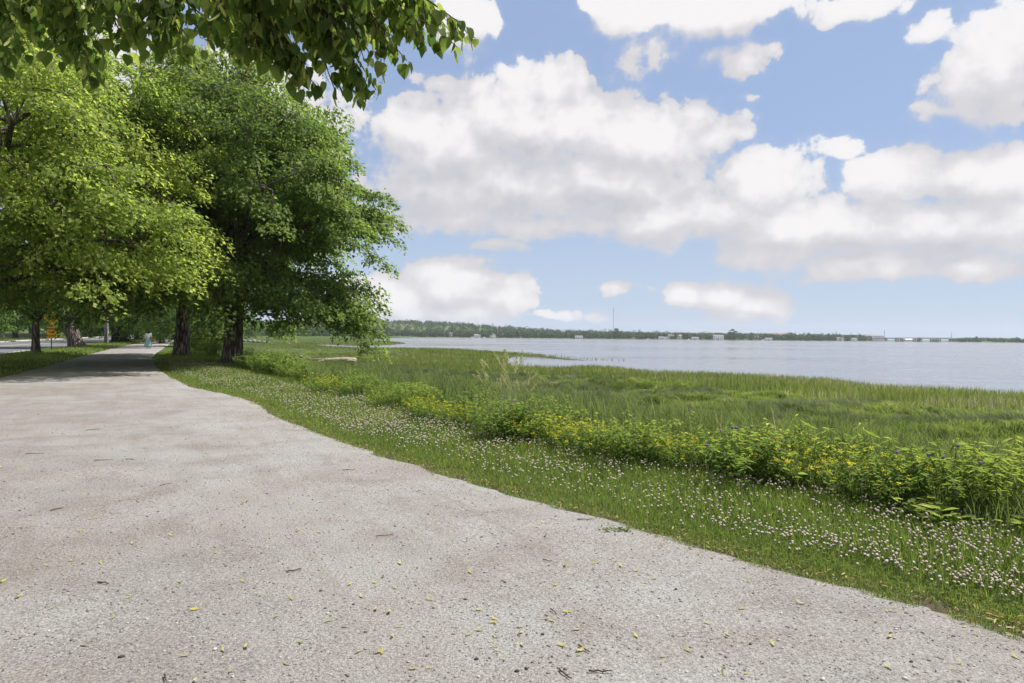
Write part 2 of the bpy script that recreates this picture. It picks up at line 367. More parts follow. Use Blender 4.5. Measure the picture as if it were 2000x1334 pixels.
class MB:
    """collects simple solids into one mesh"""
    def __init__(s): s.V = []; s.F = []; s.n = 0
    def add(s, V, F):
        V = np.asarray(V, float); s.V.append(V); s.F += [tuple(int(i) + s.n for i in f) for f in F]; s.n += len(V); return s
    def box(s, c, d, rz=0.0, bev=0.0):
        x, y, z = (q / 2 for q in d)
        if bev > 0:
            bx = min(bev, x * .9); by = min(bev, y * .9); bz = min(bev, z * .9); V = []
            for (zz, ix, iy) in ((-z, bx, by), (-z + bz, 0, 0), (z - bz, 0, 0), (z, bx, by)):
                for (sx_, sy_, k_) in ((-1, -1, 0), (1, -1, 0), (1, 1, 0), (-1, 1, 0)):
                    V.append((sx_ * (x - ix), sy_ * (y - iy), zz))
            F = [(3, 2, 1, 0), (12, 13, 14, 15)]
            for L in range(3):
                for i in range(4): F.append((L * 4 + i, L * 4 + (i + 1) % 4, L * 4 + 4 + (i + 1) % 4, L * 4 + 4 + i))
        else:
            V = [(-x, -y, -z), (x, -y, -z), (x, y, -z), (-x, y, -z), (-x, -y, z), (x, -y, z), (x, y, z), (-x, y, z)]
            F = [(3, 2, 1, 0), (4, 5, 6, 7), (0, 1, 5, 4), (1, 2, 6, 5), (2, 3, 7, 6), (3, 0, 4, 7)]
        V = np.array(V); ca, sa = math.cos(rz), math.sin(rz)
        V = np.c_[V[:, 0] * ca - V[:, 1] * sa, V[:, 0] * sa + V[:, 1] * ca, V[:, 2]] + np.array(c)
        return s.add(V, F)
    def tube(s, pts, rad, sides=8, cap=True):
        V, F = tube(pts, rad, sides); k = len(V); F = [tuple(f) for f in F]
        if cap: F += [tuple(range(sides))[::-1], tuple(range(k - sides, k))]
        return s.add(V, F)
    def build(s, name, m_, parent=None, smooth=False):
        return mesh(name, np.concatenate(s.V), s.F, m_, parent, smooth)

def tube(pts, rad, sides=8, wob=None):
    pts = np.asarray(pts, float); n = len(pts); rad = np.broadcast_to(np.asarray(rad, float), (n,))
    T = np.gradient(pts, axis=0); T /= np.linalg.norm(T, axis=1)[:, None] + 1e-9
    ref = np.array([1.0, 0.2, 0.1]) if abs(T[:, 2]).mean() > 0.6 else np.array([0.1, 0.15, 1.0])
    X = np.cross(T, ref); X /= np.linalg.norm(X, axis=1)[:, None] + 1e-9; Y = np.cross(T, X)
    a = np.arange(sides) * 2 * math.pi / sides
    rr = rad[:, None] if wob is None else rad[:, None] * wob
    V = pts[:, None, :] + rr[..., None] * (np.cos(a)[None, :, None] * X[:, None, :] + np.sin(a)[None, :, None] * Y[:, None, :])
    i = np.arange(n - 1)[:, None] * sides; j = np.arange(sides)[None, :]; j2 = (j + 1) % sides
    F = np.stack([i + j, i + j2, i + sides + j2, i + sides + j], -1).reshape(-1, 4)
    return V.reshape(-1, 3), F
def cat(parts):
    Vs, Fs, n = [], [], 0
    for V, F in parts: Vs.append(V); Fs.append(F + n); n += len(V)
    return np.concatenate(Vs), np.concatenate(Fs)
def unit(a): return a / (np.linalg.norm(a, axis=-1, keepdims=True) + 1e-9)

def _h(ix, iy, seed):
    v = (ix.astype(np.int64) * 374761393 + iy.astype(np.int64) * 668265263 + seed * 1442695041) & 0x7fffffff
    v = ((v ^ (v >> 13)) * 1274126177) & 0x7fffffff
    return ((v ^ (v >> 16)) & 0xffff) / 65535.0
def vn(x, y, seed=0):
    ix, iy = np.floor(x), np.floor(y); fx, fy = x - ix, y - iy; fx = fx * fx * (3 - 2 * fx); fy = fy * fy * (3 - 2 * fy)
    a, b = _h(ix, iy, seed), _h(ix + 1, iy, seed); c_, d_ = _h(ix, iy + 1, seed), _h(ix + 1, iy + 1, seed)
    return (a * (1 - fx) + b * fx) * (1 - fy) + (c_ * (1 - fx) + d_ * fx) * fy
def fbm(x, y, seed=0, o=4):
    s_ = 0; a = 0.5; 
    for i in range(o): s_ = s_ + a * vn(x * 2 ** i + 17.3 * i, y * 2 ** i - 9.1 * i, seed + i); a *= 0.5
    return s_ / (1 - 0.5 ** o)

def leaves(P, A, Nn, L, Wd, fold=0.18, rich=False):
    """folded leaf blades: P base, A axis, Nn normal"""
    A = unit(A); B = unit(np.cross(Nn, A)); Nn = np.cross(A, B)
    L = np.asarray(L)[:, None]; Wd = np.asarray(Wd)[:, None]; n = len(P)
    if not rich:
        V = np.stack([P, P + A * L * .42 + B * Wd * .5 + Nn * Wd * fold, P + A * L - Nn * L * .12, P + A * L * .42 - B * Wd * .5 + Nn * Wd * fold], 1)
        return V.reshape(-1, 3), (np.arange(n)[:, None] * 4 + np.arange(4)[None, :])
    rows = [(0, 0), (.22, .40), (.60, .42)]
    V = [P]
    for s_ in (1, -1):
        for a_, b_ in rows[1:]: V.append(P + A * L * a_ + B * Wd * b_ * s_ + Nn * (Wd * fold - L * .10 * a_ * a_))
    V.insert(3, P + A * L - Nn * L * .16)
    V = np.stack(V, 1)         # 0 base,1 l1,2 l2,3 tip,4 r1,5 r2
    i = np.arange(n)[:, None] * 6
    F = np.concatenate([i + np.array([[0, 1, 2, 3]]), i + np.array([[0, 3, 5, 4]])], 1).reshape(-1, 4)
    return V.reshape(-1, 3), F
def blades(P, h, wd, azim, lean, curl=0.5):
    """grass blades of three triangles; lean = horizontal reach / height"""
    n = len(P); dx = np.stack([np.cos(azim), np.sin(azim), np.zeros(n)], 1)
    sd = np.stack([-np.sin(azim), np.cos(azim), np.zeros(n)], 1); up = np.array([0, 0, 1.0])
    h = h[:, None]; wd = wd[:, None]; ln = lean[:, None]
    m_ = P + up * h * .58 + dx * h * ln * .36; tp = P + up * h * (1 - .12 * ln) + dx * h * ln * (1.0)
    V = np.stack([P - sd * wd * .5, P + sd * wd * .5, m_ - sd * wd * .42, m_ + sd * wd * .42, tp], 1)
    i = np.arange(n)[:, None] * 5
    F = np.concatenate([i + np.array([[0, 1, 2]]), i + np.array([[1, 3, 2]]), i + np.array([[2, 3, 4]])], 1).reshape(-1, 3)
    return V.reshape(-1, 3), F

# ------------------------------------------------------------------ lie of the land
pr = [(2000,1229),(1800,1170),(1500,1097),(1150,1000),(1000,958),(775,895),(670,860),(550,816),(500,784),(440,768),(380,757),(340,738),(310,720),(297,700),(305,690),(320,680),(340,666)]
prw = np.array([gp(*q)[:2] for q in pr])
pl_px = [(0,737),(80,718),(130,703),(174,692),(220,680),(270,670),(330,664)]
plw = np.array([gp(*q)[:2] for q in pl_px])
prw = np.array(sorted(prw.tolist(), key=lambda q: q[1])); plw = np.array(sorted(plw.tolist(), key=lambda q: q[1]))
prw = np.vstack([[12.0, -9.0], [6.0, -1.0], prw, [prw[-1][0] - 70, prw[-1][1] + 150]])
plw = np.vstack([[-8.0, -9.0], [-8.2, 3.0], [-10.2, 10], plw, [plw[-1][0] - 75, plw[-1][1] + 160]])
def xr(y): return np.interp(y, prw[:, 1], prw[:, 0])
def xl(y): return np.interp(y, plw[:, 1], plw[:, 0])
def s_right(x, y): return (x - xr(y)) * 0.82
def s_left(x, y): return (xl(y) - x) * 0.88
rdw = np.array([[-12.0, -12], [-17.5, 10], [-30.5, 40], [-35.5, 50], [-52.5, 86], [-88, 160], [-155, 300], [-300, 600]])
def xroad(y): return np.interp(y, rdw[:, 1], rdw[:, 0])
ROADW = 11.5
def s_road(x, y): return (xroad(y) - x) * 0.90      # >0 beyond the near edge

WZ = -1.50
we = [(2000,765),(1900,758),(1750,752),(1660,741),(1500,731),(1400,727),(1290,724),(1230,717),(1150,712),(1080,716),(1008,713),(986,702),(1000,696),(1060,698),(1110,703),(1165,705),(1120,699),(1050,692),(985,689),(900,683),(830,681.5),(760,681),(700,680),(650,677.5),(600,674)]
wew = [gp(a, b, -1.05 if k < 11 else (-1.5 if 12 <= k <= 15 else -1.25))[:2] for k, (a, b) in enumerate(we)]
in2 = [(640,672.5),(690,675),(760,673.5),(793,670.5),(760,668),(725,666.5),(700,665)]
wew += [gp(a, b, -1.42)[:2] for a, b in in2]
wew += [np.array(q) for q in [(-85, 420), (-95, 520), (-118, 650), (-120, 800), (-140, 980), (-160, 1300), (-900, 1300), (-900, -300), (160, -300), (120, -40), (80, 8), (46, 29)]]
LAND = np.array(wew)
def sdpoly(x, y, P=LAND):
    d = np.full(x.shape, 1e9); ins = np.zeros(x.shape, bool)
    for i in range(len(P)):
        a, b = P[i], P[(i + 1) % len(P)]; e = b - a; L2 = (e @ e) + 1e-9
        t_ = np.clip(((x - a[0]) * e[0] + (y - a[1]) * e[1]) / L2, 0, 1)
        d = np.minimum(d, np.hypot(x - a[0] - t_ * e[0], y - a[1] - t_ * e[1]))
        c_ = (a[1] > y) != (b[1] > y)
        with np.errstate(divide='ignore', invalid='ignore'):
            ins ^= c_ & (x < (b[0] - a[0]) * (y - a[1]) / (b[1] - a[1] + 1e-12) + a[0])
    return np.where(ins, d, -d)
def sst(x, a, b):
    t_ = np.clip((x - a) / (b - a), 0, 1); return t_ * t_ * (3 - 2 * t_)
def marsh_w(x, y): return sst(s_right(x, y) + 0.6 * (fbm(x * .4, y * .4, 5) - .5), 3.0, 6.0)
def height(x, y, full=False):
    s_ = s_right(x, y); mw = marsh_w(x, y)
    lawn = -0.02 + 0.05 * (fbm(x * .8, y * .8, 2) - .5) * sst(s_, .1, .8) + 0.10 * sst(s_, 0.3, 1.5) - 0.12 * sst(s_, 1.8, 3)
    left = s_left(x, y); bey = s_road(x, y) - ROADW
    lawn = np.where(s_ < 0, np.where(left > 0, -0.02 + 0.08 * sst(left, .2, 1.2) * sst(-s_road(x, y), 0, 1.0), -0.02), lawn)
    lawn = lawn + np.where(s_road(x, y) > 0, 0.10 * sst(bey, 0.0, .4) + 2.6 * sst(bey, 8, 75), 0)
    sd = sdpoly(x, y)
    hum = (fbm(x * .55, y * .8, 11, 3) - .5) * 0.62 * sst(sd, 6, 20) + (np.abs(fbm(x * .95, y * 1.35, 13, 2) - .5) * -1.5 + .16) * sst(sd, 9, 20) * sst(90 - y, 0, 40) + 0.05 * (fbm(x * 2, y * 2, 12, 2) - .5)
    ms = -1.22 + hum
    z = lawn * (1 - mw) + ms * mw
    edge = WZ + 0.20 * sst(sd, -0.2, 1.0) - 0.9 * sst(-sd, 0, 5)
    wgt = sst(sd, 0.5, 9.0)
    z = np.where(sd < 9, np.minimum(z, edge * (1 - wgt) + z * wgt), z)
    if full: return z, mw, sd
    return z

# ------------------------------------------------------------------ setting
angs = np.concatenate([np.linspace(-48, 48, 560), np.linspace(50, 310, 90)]) * math.pi / 180
rads = np.concatenate([[0.6], np.geomspace(1.6, 1400, 620)])
RR, AA = np.meshgrid(rads, angs, indexing='ij')
GX, GY = RR * np.sin(AA), RR * np.cos(AA)
GZ, MW, SD = height(GX, GY, True)
na = len(angs); nr = len(rads)
i = np.arange(nr - 1)[:, None] * na; j = np.arange(na)[None, :]; j2 = (j + 1) % na
GF = np.stack([i + j, i + na + j, i + na + j2, i + j2], -1).reshape(-1, 4)
GV = np.stack([GX, GY, GZ], -1).reshape(-1, 3)
tusf = lambda x, y: fbm(x * .55 + 1.5 * fbm(x * .3, y * .3, 98), y * .95, 99, 3)
strw = lambda x, y, sd: np.maximum(sst(fbm(x * .42, y * .75, 21, 4), .58, .66), .6 * sst(-tusf(x, y), -.44, -.34)) * sst(sd, 9, 18) * sst(140 - y, 0, 60)
SRG = s_right(GX, GY)
mud = np.maximum(sst(-SD, -0.8, 0.1) * MW, .9 * sst(SRG, -.6, -.3) * (1 - sst(SRG, .12, .42)) * (1 - sst(GY, 40, 80)))
ground = mesh("ground", GV, GF, M_gnd, None, True, vattr={'marsh': MW.ravel(), 'mud': mud.ravel(), 'straw': strw(GX, GY, SD).ravel()})
prop(ground, "grassy ground with lawn strips and green salt marsh", "ground", kind='structure')

ys = np.concatenate([np.linspace(-8, 2.4, 60), np.geomspace(2.45, 285, 800)])
jl = xl(ys); jr = xr(ys) + 0.10 * (fbm(ys * 3.1, ys * 0 + 3, 31) - .5) + 0.12 * (fbm(ys * .9, ys * 0 + 9, 33) - .5) + 0.16 * (fbm(ys * 7, ys * 0 + 4, 34, 3) - .5)
jl = jl + 0.3 * (fbm(ys * 1.1, ys * 0 + 5, 35) - .5)
tt = np.linspace(0, 1, 40)
PX = jl[:, None] + (jr - jl)[:, None] * tt[None, :]; PY = np.repeat(ys[:, None], 40, 1)
PZ = 0.004 + 0.030 * np.sin(tt * math.pi)[None, :] ** .5 + 0.016 * (fbm(PX * 1.3, PY * 1.3, 41) - .5)
PZ[:, 0] = -0.03; PZ[:, -1] = -0.03
i = np.arange(len(ys) - 1)[:, None] * 40; j = np.arange(39)[None, :]
PF = np.stack([i + j, i + j + 1, i + 41 + j, i + 40 + j], -1).reshape(-1, 4)
path = mesh("path", np.stack([PX, PY, PZ], -1).reshape(-1, 3), PF, M_path, None, True)
prop(path, "wide pale gravel path running beside the road", "path", kind='structure')
def path_z(x, y):
    t_ = np.clip((x - xl(y)) / (xr(y) - xl(y)), 0, 1)
    return 0.004 + 0.030 * np.sin(t_ * math.pi) ** .5 + 0.016 * (fbm(x * 1.3, y * 1.3, 41) - .5)

def strip(name, off0, off1, z, m_, y0=-12, y1=600, **kw):
    yy = np.concatenate([np.linspace(y0, 100, 60), np.linspace(105, y1, 60)]); x0 = xroad(yy) - off0 / .9; x1 = xroad(yy) - off1 / .9
    V = np.concatenate([np.c_[x0, yy, np.full(len(yy), z)], np.c_[x1, yy, np.full(len(yy), z)]]); n = len(yy); k = np.arange(n - 1)
    return prop(mesh(name, V, np.stack([k, k + 1, n + k + 1, n + k], -1), m_), **kw)
strip("road", 0, ROADW, 0.0, M_road, label="grey asphalt road running beside the path", cat="road", kind='structure')
strip("road_edge_line", 0.35, 0.50, 0.005, M_paint, label="white painted line along the near road edge", cat="road marking", kind='structure')
strip("road_edge_line", ROADW - .6, ROADW - .45, 0.005, M_paint, label="white painted line along the far road edge", cat="road marking", kind='structure')
strip("road_centre_line", ROADW / 2, ROADW / 2 + .14, 0.005, M_paint, label="pale painted line down the middle of the road", cat="road marking", kind='structure')
yy = np.linspace(-12, 600, 160); kb = MB()
for o0, o1, nm, lb in ((ROADW, ROADW + .9, "sidewalk", "pale sidewalk along the far side of the road"),):
    x0 = xroad(yy) - o0 / .9; x1 = xroad(yy) - o1 / .9; n = len(yy); k = np.arange(n - 1)
    V = np.concatenate([np.c_[x0, yy, yy * 0 - .05], np.c_[x0, yy, yy * 0 + .13], np.c_[x1, yy, yy * 0 + .135]])
    F = np.concatenate([np.stack([k, k + 1, n + k + 1, n + k], -1), np.stack([n + k, n + k + 1, 2 * n + k + 1, 2 * n + k], -1)])
    prop(mesh(nm, V, F, M_kerb), lb, "sidewalk", kind='structure')

gx = np.concatenate([np.linspace(-2300, -300, 12), np.linspace(-260, 300, 60), np.linspace(340, 2900, 12)]); gy = np.concatenate([np.linspace(14, 300, 60), np.geomspace(310, 3300, 40)])
X_, Y_ = np.meshgrid(gx, gy, indexing='ij'); i = np.arange(len(gx) - 1)[:, None] * len(gy); j = np.arange(len(gy) - 1)[None, :]
wat = mesh("water", np.stack([X_, Y_, X_ * 0 + WZ], -1).reshape(-1, 3), np.stack([i + j, i + len(gy) + j, i + len(gy) + j + 1, i + j + 1], -1).reshape(-1, 4), M_water)
prop(wat, "calm grey-blue tidal river water with fine ripples", "water", kind='structure')

# far shore land: hill profile by bearing
sx_px = np.array([300, 600, 700, 800, 900, 1000, 1100, 1200, 1300, 1400, 1500, 1600, 1700, 1735, 1850, 1880, 2000, 2400])
shoreD = np.array([900, 900, 940, 980, 1000, 1000, 1000, 1000, 1000, 1000, 1010, 1030, 1080, 1500, 1500, 1080, 1060, 1000.])
hillH = np.array([13, 18, 22, 24, 20, 12, 7, 5.2, 3.2, 2.8, 2.8, 2.5, 2.2, .5, .5, 1.5, 1.5, 2.])
azs = np.arctan((sx_px - 1000) / 1333.33)
def shore(a): return np.interp(a, azs, shoreD)
def hill(a): return np.interp(a, azs, hillH)
def far_z(a, D):
    d_ = D - shore(a); return WZ - .4 + 1.2 * sst(d_, -4, 6) + 1.2 * sst(d_, 6, 60) + hill(a) * sst(d_, 60, 420)
fa_ = np.linspace(-0.62, 0.85, 420); fd = np.concatenate([np.linspace(-8, 60, 24), np.linspace(75, 900, 30)])
A2, D2 = np.meshgrid(fa_, fd, indexing='ij'); DD = shore(A2) + D2 + 5 * (fbm(A2 * 160, A2 * 0, 51) - .5)
Zf = far_z(A2, DD)
i = np.arange(len(fa_) - 1)[:, None] * len(fd); j = np.arange(len(fd) - 1)[None, :]
prop(mesh("hills", np.stack([DD * np.tan(A2), DD, Zf], -1).reshape(-1, 3), np.stack([i + j, i + len(fd) + j, i + len(fd) + j + 1, i + j + 1], -1).reshape(-1, 4), M_farl, None, True),
     "low green hills along the far shore of the river", "hills", kind='structure')
#@@TREES

# ------------------------------------------------------------------ trees
def bez(a, b, c_, n=9):
    t_ = np.linspace(0, 1, n)[:, None]; return (1 - t_) ** 2 * a + 2 * t_ * (1 - t_) * b + t_ ** 2 * c_
def tree_geo(seed, H, zb, prof, nclump, nleaf, leaf, r0, fork, lean=(0, 0), extra=(), csize=1.15, flat=0.30, sides=20, center=(0, 0), nsub=7, droop=0.42):
    """returns trunk (V,F) and crown (V,F,tint, outer points).  prof: [(z, radius)...]"""
    rng = np.random.default_rng(seed)
    pz = np.array([q[0] for q in prof]); prr = np.array([q[1] for q in prof])
    off = rng.uniform(0, 99, 3)
    # trunk
    zt = np.concatenate([np.linspace(-0.25, 1.6, 12), np.linspace(2.0, H * .86, 14)])
    tx = lean[0] * zt + .25 * (fbm(zt * .22 + off[0], zt * 0, seed, 2) - .5) * sst(zt, 2, 6) * 2
    ty = lean[1] * zt + .25 * (fbm(zt * .22 + off[1], zt * 0 + 5, seed, 2) - .5) * sst(zt, 2, 6) * 2
    rad = r0 * np.interp(zt, [-.3, 0, 2.2, fork, H * .6, H * .9], [1.0, 1.0, .93, .86, .42, .06])
    aa = np.arange(sides) * 2 * math.pi / sides
    fl = np.exp(-np.clip(zt, 0, 9) / .38)[:, None] * (0.38 + .36 * (np.cos(aa * 3 + off[0])[None, :] * .5 + np.cos(aa * 5 + off[1])[None, :] * .5))
    wob = 1 + np.clip(fl, -0.1, 2) + .06 * (fbm(np.cos(aa)[None, :] * 2 + zt[:, None] * .25, np.sin(aa)[None, :] * 2 + zt[:, None] * .1, seed + 3, 3) - .5) * 2
    tp = np.c_[tx, ty, zt]
    parts = [tube(tp, rad, sides, wob)]
    def tr_at(z): return np.array([np.interp(z, zt, tx), np.interp(z, zt, ty), z])
    # clump centres, shell biased
    cs = []
    def ok(p_, md): return all((p_[0] - q[0]) ** 2 + (p_[1] - q[1]) ** 2 + ((p_[2] - q[2]) * 1.5) ** 2 > md * md for q in cs)
    tries = 0
    zs = np.linspace(zb, H, 60); wz = np.interp(zs, pz, prr) + .5; wz = np.cumsum(wz) / wz.sum()
    md = csize * 1.42
    for e in extra: cs.append(np.array(e[:3], float))
    while len(cs) < nclump and tries < nclump * 60:
        tries += 1
        if tries % (nclump * 8) == 0: md *= .85
        z = np.interp(rng.random(), wz, zs); a = rng.random() * 2 * math.pi
        lob = 1 + .46 * (fbm(np.array([math.cos(a) * 1.5 + off[0]]), np.array([math.sin(a) * 1.5 + z * .33 + off[1]]), seed + 7, 3)[0] - .5) * 2
        r = np.interp(z, pz, prr) * lob * (1 - .72 * rng.random() ** 2.0)
        c0 = tr_at(min(z, H * .8)); p_ = np.array([c0[0] * .8 + center[0] + r * math.cos(a), c0[1] * .8 + center[1] + r * math.sin(a), z])
        if ok(p_, md): cs.append(p_)
    cs = np.array(cs)
    axd = np.array([np.linalg.norm((q - tr_at(min(q[2], H * .8)))[:2]) for q in cs])
    # primary limbs to well-spread far clumps
    prim = []; cand = list(np.argsort(-axd)[: max(10, len(cs) // 2)])
    first = cand[0]; prim.append(first)
    while len(prim) < min(15, len(cand)):
        d_ = np.array([min(np.linalg.norm((cs[k] - cs[q]) * [1, 1, 1.3]) for q in prim) for k in cand]); prim.append(cand[int(d_.argmax())])
    pool = [tr_at(z) for z in np.linspace(fork * .9, H * .84, 24)]; poolr = [r0 * np.interp(z, [fork, H * .6, H * .9], [.8, .38, .05]) for z in np.linspace(fork * .9, H * .84, 24)]
    for k in prim:
        e = cs[k]; ax = axd[k]
        zs_ = np.clip(e[2] - ax * (.25 + .35 * rng.random()), fork * .95, H * .74)
        a = tr_at(zs_); m_ = a * .45 + e * .55; m_[2] = max(a[2], e[2]) * .5 + .5 * (e[2] + a[2]) * .5 + ax * .16
        q = bez(a, m_, e, 10); q[1:-1] += rng.normal(0, .10, (8, 3))
        rr = np.linspace(min(r0 * .42, .05 + ax * .028), .022, 10); parts.append(tube(q, rr, 8))
        pool += list(q[2:]); poolr += list(rr[2:])
    pool = np.array(pool); poolr = np.array(poolr)
    for k in range(len(cs)):
        if k in prim: continue
        e = cs[k]; dv = e - pool; dd = np.linalg.norm(dv, axis=1) + np.where(pool[:, 2] > e[2] + .3, 2.0, 0)
        # prefer attachment closer to the trunk than the clump itself
        ax = np.hypot(pool[:, 0] - lean[0] * pool[:, 2], pool[:, 1] - lean[1] * pool[:, 2]); dd += np.where(ax > axd[k], 2.5, 0)
        b = int(dd.argmin()); a = pool[b]; m_ = a * .5 + e * .5; m_[2] += .12 * np.linalg.norm(e - a)
        parts.append(tube(bez(a, m_, e, 6), np.linspace(min(poolr[b] * .75, .06), .022, 6), 6))
    # every bough carries a drooping tier of leaf sprays
    outd = np.array([np.append(*(lambda v: (v[:2] / (np.linalg.norm(v[:2]) + 1e-6), 0.0))(q - tr_at(min(q[2], H * .8)))) for q in cs])
    sub, so, stn = [], [], []; bs = csize
    for k in range(len(cs)):
        o_ = outd[k]; t_ = np.array([-o_[1], o_[0], 0]); bt = rng.normal(0, .13); sz_ = bs * rng.uniform(.75, 1.25)
        for q in range(nsub):
            u_, v_ = rng.uniform(-1.15, 1.0) * sz_, rng.uniform(-1.1, 1.1) * sz_
            if q == 0: u_ = v_ = 0.0
            c_ = cs[k] + o_ * u_ + t_ * v_ + np.array([0, 0, -.42 * u_ - .14 * (u_ * u_ + v_ * v_) / sz_ + rng.normal(0, .42) * sz_ - .15])
            sub.append(c_); so.append(o_); stn.append(bt + rng.normal(0, .06))
            if q: parts.append(tube(bez(cs[k], (cs[k] + c_) / 2 + [0, 0, .12], c_, 4), np.linspace(.020, .007, 4), 4))
    sub, so, stn = np.array(sub), np.array(so), np.array(stn)
    nl = nleaf; ci = rng.integers(0, len(sub), nl); crad = bs * rng.uniform(.50, .80, len(sub))
    ph = rng.random(nl) * 2 * math.pi; nsp = 6; ph = (np.floor(ph / (2 * math.pi) * nsp) + .5 + rng.normal(0, .22, nl)) / nsp * 2 * math.pi + ci * 1.7
    rr = rng.random(nl) ** .6; c_ = sub[ci]; o_ = so[ci]; R_ = crad[ci]
    loc = np.stack([np.cos(ph) * rr * R_, np.sin(ph) * rr * R_, rng.normal(0, flat * .5, nl) * R_ - droop * (rr ** 2) * R_], 1)
    loc[:, 2] -= .38 * (loc * o_).sum(1)
    Pp = c_ + loc
    ax_ = unit(np.stack([np.cos(ph), np.sin(ph), np.zeros(nl)], 1) * .7 + o_ * .45 + np.c_[np.zeros(nl), np.zeros(nl), -rng.uniform(.15, .9, nl)] + rng.normal(0, .32, (nl, 3)))
    nn = unit(np.array([0, 0, .95]) + o_ * .45 + rng.normal(0, .40, (nl, 3)))
    L = leaf * rng.uniform(.65, 1.3, nl)
    V, F = leaves(Pp, ax_, nn, L, L * .74)
    tint = np.clip(.45 + stn[ci] + rng.normal(0, .17, nl) + .10 * (rr - .5), 0, 1)
    return cat(parts), (V, F, tint), (Pp, ax_, nn, rr)

def build_tree(name, label, base, rz, geo, mats, blossoms=0, seed=0, group=None, cat_='tree', bsize=.085):
    (tV, tF), (lV, lF, tint), (Pp, ax, nn, rr) = geo
    root = empty(name, base, rz, label=label, cat=cat_, group=group)
    mesh("trunk", tV, tF, mats[0], root, True)
    mesh("crown", lV, lF, mats[1], root, tint=tint)
    if blossoms:
        rng = np.random.default_rng(seed + 5)
        k = rng.choice(np.where(rr > .35)[0], blossoms); n = blossoms
        V, F = leaves(Pp[k] + rng.normal(0, .03, (n, 3)), ax[k] * .5 + rng.normal(0, .6, (n, 3)) + np.array([0, 0, -.5]), nn[k] + rng.normal(0, .5, (n, 3)), bsize * rng.uniform(.8, 1.5, n), bsize * .42 * rng.uniform(.8, 1.3, n))
        b = mesh("blossoms", V, F, M_bract, root, tint=rng.random(n)); b['kind'] = 'stuff'
    return root

posA = gp(455, 711); posB = gp(354, 699); posS = gp(70, 692); posT = gp(152, 679.5)
for q in (posA, posB, posS, posT): q[2] = height(q[:1], q[1:2])[0]
gA = tree_geo(3, 14.4, 2.7, [(2.5, 4.2), (3.0, 5.2), (3.8, 5.1), (4.6, 4.4), (5.4, 4.2), (6.2, 5.6), (7.5, 6.1), (9.0, 5.9), (10.5, 5.5), (11.5, 4.9), (12.6, 3.8), (13.5, 2.5), (14.4, .9)], 108, 128000, .170, .44, 3.3, (.012, .0),
              extra=[(6.0, -.8, 6.9), (5.9, -1.8, 7.4), (6.1, .6, 7.3), (5.8, .5, 8.3), (5.7, -2.4, 6.6), (5.2, -1.4, 9.6), (5.1, -.9, 2.8), (5.4, .7, 3.1), (4.4, -2.2, 3.0), (4.9, 1.7, 2.8), (4.3, .4, 2.7), (5.2, -1.6, 3.6), (5.0, .3, 4.1), (4.6, -2.6, 3.4), (5.3, 1.5, 4.0),
                     (-1.3, -4.6, 3.7), (.3, -4.8, 3.9), (-2.6, -4.0, 4.0), (1.4, -4.2, 3.5)], csize=1.2, flat=.40)
build_tree("linden_tree", "broad dark green linden with a thick furrowed trunk, bough drooping over the marsh", posA, 0, gA, (M_bark, M_leafA), 15000, 3)
gB = tree_geo(8, 17.0, 5.1, [(4.9, 4.4), (5.4, 6.2), (6, 6.9), (8, 6.9), (11, 6.2), (14, 4.6), (16, 2.5), (17, .8)], 100, 80000, .20, .42, 3.4, (.055, 0), csize=1.35, flat=.40)
build_tree("linden_tree", "tall linden with a slightly leaning dark trunk right at the bend of the gravel path", posB, 1.2, gB, (M_bark, M_leafA), 8000, 8)
posL = np.array([-20.6, 25.5, 0]); posL[2] = height(posL[:1], posL[1:2])[0]
gL = tree_geo(21, 15.6, 3.9, [(3.7, 5.6), (4.1, 7.4), (4.2, 8.3), (5.6, 8.2), (7.5, 7.8), (9.5, 6.9), (11.5, 5.6), (13.5, 3.8), (15, 1.6), (15.6, .6)], 165, 190000, .145, .38, 2.8, (0, 0), csize=1.28, flat=.40,
              extra=[(7.9, -2.0, 4.4), (8.3, -.6, 4.9), (7.4, -3.4, 4.4), (8.2, .8, 5.4), (6.9, -4.2, 5.0)])
build_tree("linden_tree", "bright yellow-green linden in blossom filling the upper left, spreading over the path", posL, 0, gL, (M_bark, M_leafL), 60000, 21, bsize=.10)
gS = tree_geo(31, 9.5, 3.7, [(3.5, 2.6), (3.9, 3.8), (4, 4.6), (6, 4.2), (8, 2.6), (9.5, .6)], 60, 28000, .17, .23, 2.0, (-.012, 0), csize=.95, sides=14, extra=[(.80, .2, 2.95), (1.7, .9, 3.7), (-.6, -1.4, 3.6)])
build_tree("linden_tree", "slim young tree with a grey trunk standing beside the orange road sign", posS, 0, gS, (M_bark2, M_leafC), 0, 31)
gT = tree_geo(37, 13, 4.5, [(4.2, 3.6), (4.8, 6.0), (5.5, 6.8), (8, 6.2), (10.5, 4.6), (12.4, 2.2), (13, .7)], 80, 36000, .22, .58, 2.4, (-.34, -.05), csize=1.2, center=(2.2, 0))
build_tree("linden_tree", "stout tree with a forked trunk leaning left over the roadside grass", posT, 0, gT, (M_bark2, M_leafC), 0, 37)

gC = [tree_geo(50 + k, 14, 2.2, [(2.0, 3.4), (3.0, 5.6), (5, 6.4), (8, 6.0), (11, 4.4), (13, 2.2), (14, .6)], 60, 19000, .30, .34, 2.6, (0.02 * (k - 1), 0), csize=1.35, sides=12) for k in range(2)]
protoC = []
def place_c(k, x, y, rz, s, label, group=None):
    z = float(height(np.array([x]), np.array([y]))[0])
    if len(protoC) <= k:
        o = build_tree("roadside_tree", label, (x, y, z), rz, gC[k], (M_bark, M_leafC), group=group); o.scale = (s, s, s); protoC.append(o); return o
    return dup(protoC[k], (x, y, z), rz, s, label=label, **({'group': group} if group else {}))
GRP = "trees along the road"
